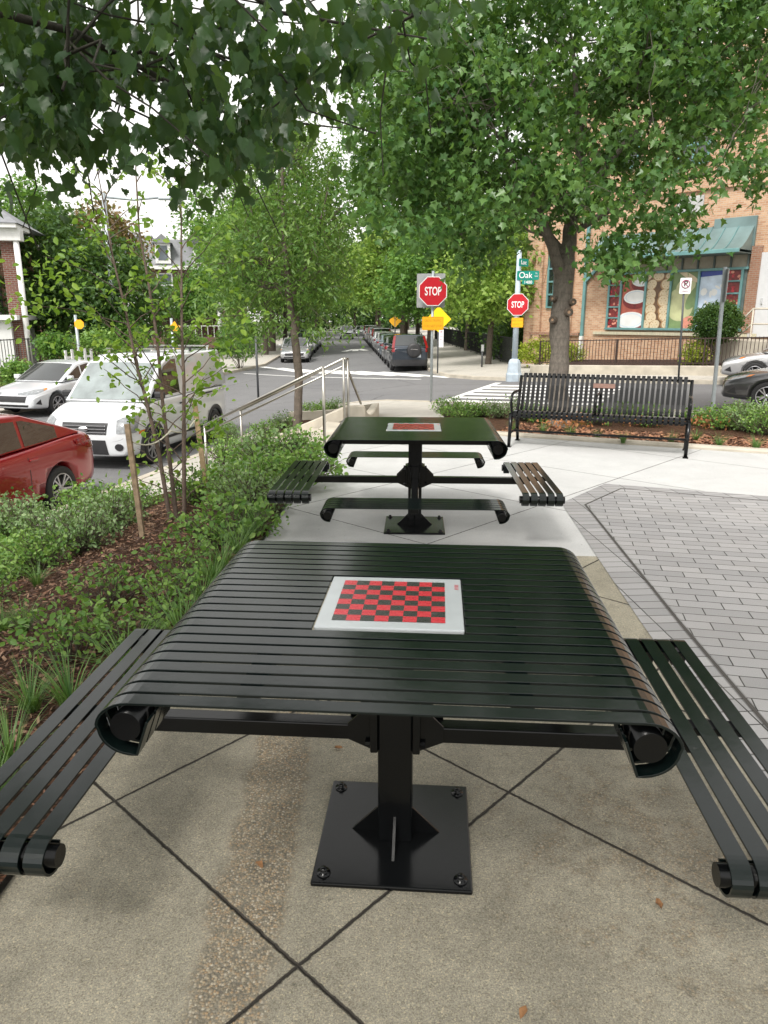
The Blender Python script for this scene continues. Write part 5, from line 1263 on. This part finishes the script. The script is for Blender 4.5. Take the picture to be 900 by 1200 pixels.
tree('shade_tree','dark maple tree whose boughs hang into the upper left above the tables',b,forks,Lo,800,14,.21,.066,MAP,LF_DK,bark('dark_bough_bark',(.045,.04,.033)),.2,droop=.85,flat=.7,filt=fo,limbs=46,tint=False,extra=ex+[(RNG.uniform(-4.5,2.8),RNG.uniform(-4,1.3),RNG.uniform(3.4,5.4)) for k in range(900)])  # bark much darker than on the other trees
# birch cluster
b=P(207,592,7.0); b.z=GT(207,592).z; BZ=Vector(b); t=empty('birch_sapling',b,0,'multi stemmed birch sapling with thin reddish stems and sparse bright leaves, tied to stakes','tree')
mb=MB(); stems=[[(200,588),(186,530),(172,470),(158,420),(146,360),(133,300),(124,250),(114,195)],[(209,590),(197,530),(190,470),(184,400),(175,330),(166,270),(160,200),(158,180)],[(213,592),(216,520),(216,450),(213,390),(211,320),(212,250),(210,195)]]
lp=[]
for k,s in enumerate(stems):
    pts=[P(x,y,7.0+(.12 if k==1 else -.1)+.0*i)-BZ for i,(x,y) in enumerate(s)]; n=len(pts); pts=[p+Vector(RNG.normal(size=3))*.008 for p in pts]
    pts[0]=Vector(((k-1)*.05,0,-.03)); mb.tube(pts,[.022-.018*i/(n-1) for i in range(n)],10,cap=False)
    for i in range(2,n*5-5):
        f=i/5; j=int(f); p=pts[j].lerp(pts[min(j+1,n-1)],f-j)
        if RNG.random()<(.75 if j<6 else .5):
            a=RNG.uniform(0,6.28); ln=RNG.uniform(.25,.65)*(1-.35*j/n); d=Vector((math.cos(a),math.sin(a)*.7,RNG.uniform(.35,1.1))).normalized()
            e=p+d*ln; q=limb(mb,p,e,.0065,.0022,.06,4,.05,5)
            for tt in range(int(ln*RNG.uniform(22,42))):
                w=q[min(4,1+int(RNG.random()*4))].lerp(q[-1],RNG.random()); lp.append(w+Vector(RNG.normal(size=3))*.035)
for s in range(9): # low drooping sprays over the van
    k=RNG.integers(3); px,py=[(240,210+0),(228,238),(190,470)][k]
mb.build('stems',BKB,t)
for (x,y,n) in((60,310,30),(40,345,16),(30,365,12),(75,360,16),(110,330,18),(90,290,10),(150,400,18),(100,420,10),(225,430,14),(250,450,16),(265,395,22),(285,370,20),(120,450,10),(75,400,14),(60,330,20),(15,355,12),(250,330,16),(280,300,14),(255,270,12)):
    p=P(x,y,6.6)-BZ; 
    for q in range(int(n*1.4)): lp.append(p+Vector((RNG.normal()*.13,RNG.normal()*.15,RNG.normal()*.075)))
mb2=MB()
for (x0,y0,x1,y1) in((150,380,20,355),(165,420,70,330),(140,340,50,300),(213,430,260,395),(212,380,290,368),(190,450,110,330),(212,330,258,270),(214,470,255,450),(170,450,80,400)): limb(mb2,P(x0,y0,7)-BZ,P(x1,y1,6.6)-BZ,.007,.002,.05,5,.03,5)
mb2.build('side_branches',BKW,t)
leafmesh('crown',np.array([tuple(p) for p in lp]),.062,OVAL,LF_BIR,t,.35)
# stakes and rope
M_WOOD=mat('stake_wood',(.38,.27,.16),.8,var=.3,scale=12,bump=.4); M_WOOD2=mat('weathered_stake_wood',(.22,.16,.10),.85,var=.35,scale=12,bump=.4); M_ROPE=mat('rope',(.55,.52,.42),.9,var=.2)
tops=[]
for (x0,y0,x1,y1,d,m,lab) in((149,497,166,612,6.6,M_WOOD2,'dark weathered wooden stake in front of the birch stems'),(228,472,243,566,7.5,M_WOOD,'pale wooden stake right of the birch stems near the handrail')):
    a=P(x0,y0,d); b=P(x1,y1,d); b.z=min(b.z,hp(b.x,b.y)-.05); o=MB().beam(b,a,.045,.045,(0,1,0)).build('wooden_stake',m); bev(o,.004); tag(o,lab,'stake','stakes of the birch sapling'); tops.append(b.lerp(a,.86))
s=P(200,505,7.0); q=[]
for a,b,sg in((tops[0],s,.08),(s,tops[1],.07)):
    for i in range(9): f=i/8; p=a.lerp(b,f); p.z-=math.sin(f*math.pi)*sg; q.append(p)
o=MB().tube(q,.007,6).build('tie_rope',M_ROPE); tag(o,'pale rope slung between the two wooden stakes round the birch stems','rope')
o=MB().tube([tops[0]+Vector((.03,-.03,-.12)),tops[0]+Vector((.045,-.035,-.35)),tops[0]+Vector((.07,-.035,-.62))],.005,5).build('rope_tail',M_ROPE); tag(o,'loose rope end hanging down the dark stake','rope')
# background trees
def bgtree(label,c,r,col,n=260,nl=26,size=.30,base=None,rad=.2,name='avenue_tree',group=None,lo=0,limbs=14,crad=.75):
    cx,cy,cz=c; bz=base if base is not None else zs(cx)+.1
    L=[((cx,cy,cz),(r*.8,r*.8,r*.75)),((cx-r*.45,cy-.3*r,cz-r*.25),(r*.55,r*.55,r*.5)),((cx+r*.45,cy,cz-r*.15),(r*.55,r*.55,r*.5)),((cx+r*.1,cy+.1,cz+r*.45),(r*.5,r*.5,r*.45)),((cx,cy-.5*r,cz-r*.4),(r*.5,r*.4,r*.35))]
    forks=[([Vector((cx,cy,bz)),Vector((cx+.1,cy,bz+(cz-bz)*.5)),Vector((cx,cy,cz+r*.3))],[rad,rad*.75,rad*.2])]
    return tree(name,label,(cx,cy,bz),forks,L,n,nl,crad,size,SIMPLE,col,BK2,rad,droop=.45,flat=.7,limbs=limbs,group=group,tint=True)
bgtree('tall green tree over the avenue entrance filling the gap beside the big maple',(1.7,62,13),7.5,LF_BG,620,30,.30,rad=.3,crad=.9)
bgtree('tall green tree left of the avenue behind the young planter tree',(-9.0,60,11),6.5,LF_BG,480,30,.30,rad=.3,crad=.9)
bgtree('yellowish green tree overhanging the black fence left of the thick pole',(5.0,35.5,3.6),2.9,LF_BGB,300,30,.21,rad=.16,crad=.6)
bgtree('mid green tree on the right of the avenue just behind the stop sign',(2.6,43,4.2),3.3,LF_BG,300,30,.25,rad=.2)
for i,(x,y,z,r,c,lab) in enumerate([(5.6,50,6.5,4.6,LF_BG,'full green tree right of the avenue, second behind the stop sign'),(1.4,58,5.8,4.3,LF_BGB,'brighter green tree right of the avenue above the parked cars'),(3.2,72,6.5,5,LF_BG,'green tree right of the avenue beyond the middle of the parked row'),(-.6,88,7,5.5,LF_BGB,'distant bright tree over the end of the parked row'),(-1.2,110,8,7,LF_BG,'far green tree closing the avenue on the right'),
     (-8.6,54,6.2,4.6,LF_BG,'green tree left of the avenue above the silver sedan'),(-9.3,70,7,5.2,LF_BG,'green tree left of the avenue, further along'),(-10.4,90,8,6,LF_BGB,'pale green tree far along the left of the avenue'),(-10.5,115,9,8,LF_BG,'distant tree closing the avenue on the left'),(-5.5,140,9,9,LF_BGD,'darkest distant tree at the very end of the avenue'),
     (9.5,64,7,6,LF_BG,'dense tree behind the brown row houses'),(-15,66,6,5.0,LF_BG,'leafy garden tree beside the slate roofed house'),(4.5,140,9,9,LF_BGD,'dark distant tree at the right of the avenue end'),(-17,120,9,9,LF_BGD,'dark distant tree behind the left side houses')]):
    bgtree(lab,(x,y,z),r,c,int(150+r*30),26,.26+y*.0016,rad=.22,crad=.6+r*.06)
bgtree('large dark tree behind the porch house and the wire fence',W(50,320,31),3.5,LF_BGD,420,30,.22,name='garden_tree',rad=.2,crad=.6)
bgtree('dark bushy tree above the white sedan and the picket gate',W(125,340,30),2.7,LF_BGD,330,28,.2,name='garden_tree',rad=.16,crad=.55)
bgtree('light green garden tree partly covering the right half of the brick row house',W(228,345,46),1.9,LF_BG,200,26,.2,name='garden_tree',rad=.12,crad=.5)
bgtree('reddish tinged tree top behind the dark garden trees',W(112,290,36),2.8,LF_RED,240,26,.2,name='garden_tree',rad=.14,crad=.5)
bgtree('olive green tree at the upper left behind the porch roof',W(25,265,34),2.6,LF_BG,220,26,.2,name='garden_tree',rad=.14,crad=.5)
for x,z,lab in((-2,5,'dense dark foliage closing the avenue straight ahead at the horizon'),(-17,5,'dense dark foliage at the horizon left of the avenue end'),(13,5,'dense dark foliage at the horizon right of the avenue end')):
    bgtree(lab,(x,165,z),9,LF_BGD,380,26,.6,rad=.3,crad=1.6)
# hedges and bushes
def bush(label,c,r,col,n,size,nl=22,name='round_bush',cat='bush',group=None,base=None,tm=SIMPLE,crad=.25):
    b=base if base is not None else c[2]-r[2]; t=empty(name,(c[0],c[1],b),0,label,cat,group)
    cs=lobes([((c[0],c[1],c[2]),r)],n,.55); pos=clumps(cs,crad,nl,.8,.1)-np.array((c[0],c[1],b)); leafmesh('foliage',pos,size,tm,col,t,.2,tint=np.repeat(RNG.uniform(0,1,n),nl)*.6+.2)
    mb=MB()
    for k in range(9): limb(mb,(RNG.normal()*.06,RNG.normal()*.06,-.1),(RNG.normal()*r[0]*.4,RNG.normal()*r[1]*.4,(c[2]-b)*1.2),.02,.006,.0,4,.08,5)
    mb.build('stems',BK2,t); return t
bush('clipped round dark green bush under the blue window picture',W(841,377,25.0),(.82,.8,.70),LF_BGD,520,.075,nl=26,base=zs(11)+.3,crad=.14)
bush('yellow green low bush by the fence below the brick store corner',W(632,412,31.2),(.9,.7,.52),LF_YEL,110,.10); bush('small yellow green bush behind the fence near the stair rail',W(818,411,25.6),(.5,.5,.45),LF_YEL,80,.085)
bush('small yellow green bush just right of the big maple trunk',W(672,414,30),(.4,.4,.35),LF_YEL,45,.085)
for k,(x,y) in enumerate(((6.55,38.2),(6.6,44),(6.6,50),(6.5,57))):
    bush(['dark ivy hedge nearest the brick store behind the black fence','dark hedge second from the store behind the black fence','dark hedge third from the store behind the black fence','farthest dark hedge behind the black fence'][k],(x+.3,y,zs(6)+1.2),(1.1,3.2,1.5),LF_BGD,420,.17,name='hedge',cat='hedge',crad=.45)
for k,(px,py,d,r,lab) in enumerate(((20,437,23.6,.45,'small garden shrub before the white porch wall'),(62,405,24.5,.5,'shrub with hanging stems left of the picket gate'),(115,410,26,.9,'garden shrubs right of the picket gate'),(145,400,29,1.1,'leafy garden shrub above the roof of the white sedan'),(215,402,34,.9,'shrub in front of the distant porch'),(280,398,38,1.3,'shrubby hedge across the junction behind the planter tree'))):
    bush(lab,W(px,py,d),(r,r*.8,r*.8),LF_BG if k%2 else LF_SH,int(90*r+30),.12,name='garden_shrub',cat='shrub',crad=.3,base=zs(-10)+.1)
# planted shrubs : prototypes copied
def shrubproto(name,r,h,n,col,size,tm=OVAL):
    t=empty(name,(0,0,0),0); cs=[]; mb=MB()
    for k in range(int(n/9)):
        a=RNG.uniform(0,6.28); rr=r*math.sqrt(RNG.random()); z=h*(.35+.65*RNG.random())*(1-.35*(rr/r)**2); e=Vector((rr*math.cos(a),rr*math.sin(a),z)); q=limb(mb,(e.x*.15,e.y*.15,-.03),e,.006,.002,.05,4,.08,4)
        for i in range(9): p=q[1+int(RNG.random()*4)].lerp(q[-1],RNG.random()); cs.append(tuple(p+Vector(RNG.normal(size=3))*.035))
    mb.build('stems',BK2,t); leafmesh('foliage',np.array(cs),size,tm,col,t,.05,tint=None); return t
def copything(src,loc,rz,sc,label,cat,group):
    c=src.copy(); COL.objects.link(c); c.location=loc; c.rotation_euler=(0,0,rz); c.scale=(sc,sc,sc)
    for ch in src.children: d=ch.copy(); COL.objects.link(d); d.parent=c
    return tag(c,label,cat,group)
SHP=[shrubproto('low_shrub',.42,.46,950,LF_SH,.042),shrubproto('low_shrub',.38,.55,900,LF_SHL,.040),shrubproto('low_shrub',.45,.38,850,LF_SH,.046)]
LSH=[shrubproto('loose_shrub',.5,.40,420,LF_SH,.052),shrubproto('loose_shrub',.42,.46,360,LF_SH,.048)]
used=set(); rr=random.Random(11)
def place(protos,px,py,sc,label,cat,group,dz=.02,k=None):
    k=rr.randrange(len(protos)) if k is None else k; g=GT(px,py); loc=(g.x,g.y,g.z+dz); rz=rr.uniform(0,6.28)
    s=protos[k]
    if (id(protos),k) not in used:
        used.add((id(protos),k)); s.location=loc; s.rotation_euler=(0,0,rz); s.scale=(sc,sc,sc); return tag(s,label,cat,group)
    return copything(s,loc,rz,sc,label,cat,group)
far=[(20,640),(60,650),(95,620),(130,625),(160,600),(118,600),(5,680),(285,595),(300,575),(270,570),(235,590),(320,560),(340,548),(300,612),(330,585),(300,548),(262,545),(345,575),(262,640)]
for x,y in far: place(SHP,x+rr.uniform(-5,5),y+rr.uniform(-3,3),rr.uniform(.8,1.15),'bushy low shrub among the dense planting between the plaza and the parked cars','shrub','dense low shrubs of the left bed')
for x,y in((8,640),(30,655),(50,672),(2,660),(20,625),(70,640),(100,650),(-10,690),(-30,720),(-20,650)): place(SHP,x,y,rr.uniform(.8,1.05),'bushy low shrub among the dense planting between the plaza and the parked cars','shrub','dense low shrubs of the left bed')
for x,y in((85,775),(150,755),(195,728),(130,715),(215,690)): place(LSH,x,y,rr.uniform(.5,.75),'loose low shrub on bare mulch beside the foreground table','shrub','loose shrubs on mulch by the foreground table')
for x,y in((295,530),(270,520),(250,512),(310,515),(330,505),(380,487),(368,492),(395,486)): place(SHP,x,y,rr.uniform(.8,1.1),'low shrub crowding the handrails and the planter tree','shrub','shrubs around the steps and planter')
for x,y in((540,492),(562,490),(585,492),(525,489)): place(SHP,x,y,rr.uniform(.7,.9),'leafy shrub left of the bench behind the farther table','shrub','shrubs left of the bench')
for x,y in((700,500),(735,497),(822,500),(850,505),(878,508),(900,512),(865,497),(895,500),(760,502),(640,498),(612,495)): place(SHP,x,y,rr.uniform(.8,1.15),'leafy shrub behind or right of the bench','shrub','shrubs behind and right of the bench')
def grassproto():
    mb=MB(); 
    vs=[];fs=[]
    for k in range(95):
        a=RNG.uniform(0,6.28); L=RNG.uniform(.16,.34); out=RNG.uniform(.25,.9); w=RNG.uniform(.003,.0055); b=Vector((math.cos(a),math.sin(a),0)); s=Vector((-b.y,b.x,0)); p0=b*RNG.uniform(0,.04); o=len(vs)
        for i in range(5):
            f=i/4; p=p0+b*(L*out*f**1.5)+Vector((0,0,L*(f-.45*out*f*f))); ww=w*(1-f*.85); vs+=[p-s*ww,p+s*ww]
        fs+=[(o+2*i,o+2*i+1,o+2*i+3,o+2*i+2) for i in range(4)]
    mb.add(vs,fs,True); o=mb.build('grass_tuft',LF_GR,fix=False); me=o.data; at=me.attributes.new('tint','FLOAT','POINT'); at.data.foreach_set('value',np.repeat(RNG.uniform(0,1,95),10).astype(np.float32)); return o
GRP=[grassproto(),grassproto()]
def placeg(px,py,sc,label,group):
    k=rr.randrange(2); s=GRP[k]; g=GT(px,py); loc=(g.x,g.y,g.z+.02)
    if ('g',k) in used: o=s.copy(); COL.objects.link(o)
    else: used.add(('g',k)); o=s
    o.location=loc; o.rotation_euler=(0,0,rr.uniform(0,6.28)); o.scale=(sc,)*3; tag(o,label,'grass tuft',group)
for x,y in((38,840),(85,838),(14,905),(250,690),(238,712),(225,735),(262,672),(280,655),(30,745),(45,690),(215,760),(-6,950),(5,745),(150,800),(290,640),(300,628)): placeg(x,y,rr.uniform(.75,1.05),'strappy grass tuft on mulch in the left bed','grass tufts along the left bed')
for x,y in((601,507),(636,510),(668,514),(700,517),(730,521),(786,522),(842,527),(885,530),(815,519)): placeg(x,y,rr.uniform(.6,.8),'strappy grass tuft at the front edge of the bench bed','grass tufts along the bench bed')
for px,py,d in((775,1066,0),(402,878,1),(616,1180,2),(300,1010,3),(820,935,4),(560,870,5)):
    g=G(px,py,.004); v,f=OVAL; mb=MB(); mb.add([(x*.03,y*.035,.002+abs(z)*.06+.004*math.sin(9*y+d)) for x,y,z in v],f,True); o=mb.build('fallen_leaf',mat('dry_leaf',(.24,.12,.05),.8,var=.3,scale=60),fix=False); o.location=g; o.rotation_euler=(0,0,d*1.3)
    tag(o,'tiny dry brown leaf lying on the foreground concrete','leaf','dry leaves on the foreground concrete')
# loose mulch chips
def chips(name,poly,n,m,dz,sz,hf=hp):
    xs=[p[0] for p in poly]; ys=[p[1] for p in poly]; V=[];F_=[]
    while len(V)<n*4:
        x=RNG.uniform(min(xs),max(xs)); y=RNG.uniform(max(min(ys),-.5),min(max(ys),12))
        if not pdist(x,y,poly)[0]: continue
        a=RNG.uniform(0,6.28); l=sz*RNG.uniform(.4,1.3); w=l*RNG.uniform(.15,.4); t=RNG.uniform(-.4,.4); z=hf(x,y)+dz+RNG.uniform(0,.018); c,s=math.cos(a),math.sin(a); o=len(V)
        for p,q in((-l,-w),(l,-w),(l,w),(-l,w)): V.append((x+(p*c-q*s)/2,y+(p*s+q*c)/2,z+p*t*.5+q*.3))
        F_.append((o,o+1,o+2,o+3))
    mb=MB(); mb.v=V; mb.f=F_; mb.mi=[int(RNG.integers(3)) for _ in F_]; mb.sm=[False]*len(F_); o=mb.build(name,m,fix=False); tag(o,kind='stuff'); return o
CH=[mat('chip_brown',(.15,.075,.045),.9,var=.4,scale=30),mat('chip_dark',(.06,.032,.022),.9,var=.4,scale=30),mat('chip_pale',(.21,.13,.08),.9,var=.3,scale=30)]
chips('mulch_chips',[(-1.15,-.5),(-1.06,1.9),(-.9,4.9),(-.8,8.5),(-3,8.5),(-3.4,4),(-3,-.5)],12000,CH,.035,.034)
CH2=[mat('chip_rust',(.24,.11,.06),.9,var=.3,scale=30),CH[0],mat('chip_orange',(.32,.16,.085),.9,var=.3,scale=30)]
chips('red_mulch_chips',[(1.5,10.0),(4.6,8.65),(9,6.8),(9.8,8.5),(2.2,12)],5000,CH2,.035,.06)
cs=[]
for k in range(26):
    x,y=rr.uniform(800,850),rr.uniform(500,510); 
for (x0,x1,y0,y1,n) in((640,690,500,508,5),(840,880,490,500,0),(730,760,498,505,4),(820,850,500,508,4)):
    for k in range(n):
        g=GT(rr.uniform(x0,x1),rr.uniform(y0,y1)); cs.append((g.x,g.y,g.z+.15))
t=empty('dry_ground_plant',cs[0],0,'rust coloured dried foliage patches in the bed behind the bench','plant')
leafmesh('foliage',clumps(np.array(cs),.3,60,.4,0)-np.array(cs[0]),.05,OVAL,leafmat('rust_leaf',(.30,.10,.04),(.5,.22,.10),.25,.6),t,.2)
# ------------------------------------------------------------------ light
w=bpy.data.worlds.new('World'); SC.world=w; w.use_nodes=True; nt=w.node_tree; nt.nodes.clear()
EL,AZ=R(52),R(205)   # azimuth measured from +Y clockwise : sun behind the camera, a little left
sky=nt.nodes.new('ShaderNodeTexSky'); sky.sky_type='NISHITA'; sky.sun_disc=False; sky.sun_elevation=EL; sky.sun_rotation=AZ; sky.air_density=1.0; sky.dust_density=4.5; sky.ozone_density=.6; sky.altitude=0
hs=nt.nodes.new('ShaderNodeHueSaturation'); hs.inputs['Saturation'].default_value=.28; hs.inputs['Value'].default_value=1.0
mx=nt.nodes.new('ShaderNodeMix'); mx.data_type='RGBA'; mx.inputs[0].default_value=.45; mx.inputs[7].default_value=(12.5,12.1,11.3,1)
bg=nt.nodes.new('ShaderNodeBackground'); bg.inputs[1].default_value=.10; ow=nt.nodes.new('ShaderNodeOutputWorld')
nt.links.new(sky.outputs[0],hs.inputs['Color']); nt.links.new(hs.outputs[0],mx.inputs[6]); nt.links.new(mx.outputs[2],bg.inputs[0]); nt.links.new(bg.outputs[0],ow.inputs[0])
sl=bpy.data.lights.new('sun','SUN'); sl.energy=1.5; sl.angle=R(12); sl.color=(1,.96,.9); so=bpy.data.objects.new('sun',sl); COL.objects.link(so)
d=Vector((math.sin(AZ)*math.cos(EL),math.cos(AZ)*math.cos(EL),math.sin(EL))); so.rotation_euler=d.to_track_quat('Z','Y').to_euler(); so.location=d*50
vs=SC.view_settings; vs.view_transform='Standard'; vs.look='None'; vs.gamma=1; vs.use_curve_mapping=False; vs.exposure=1.0
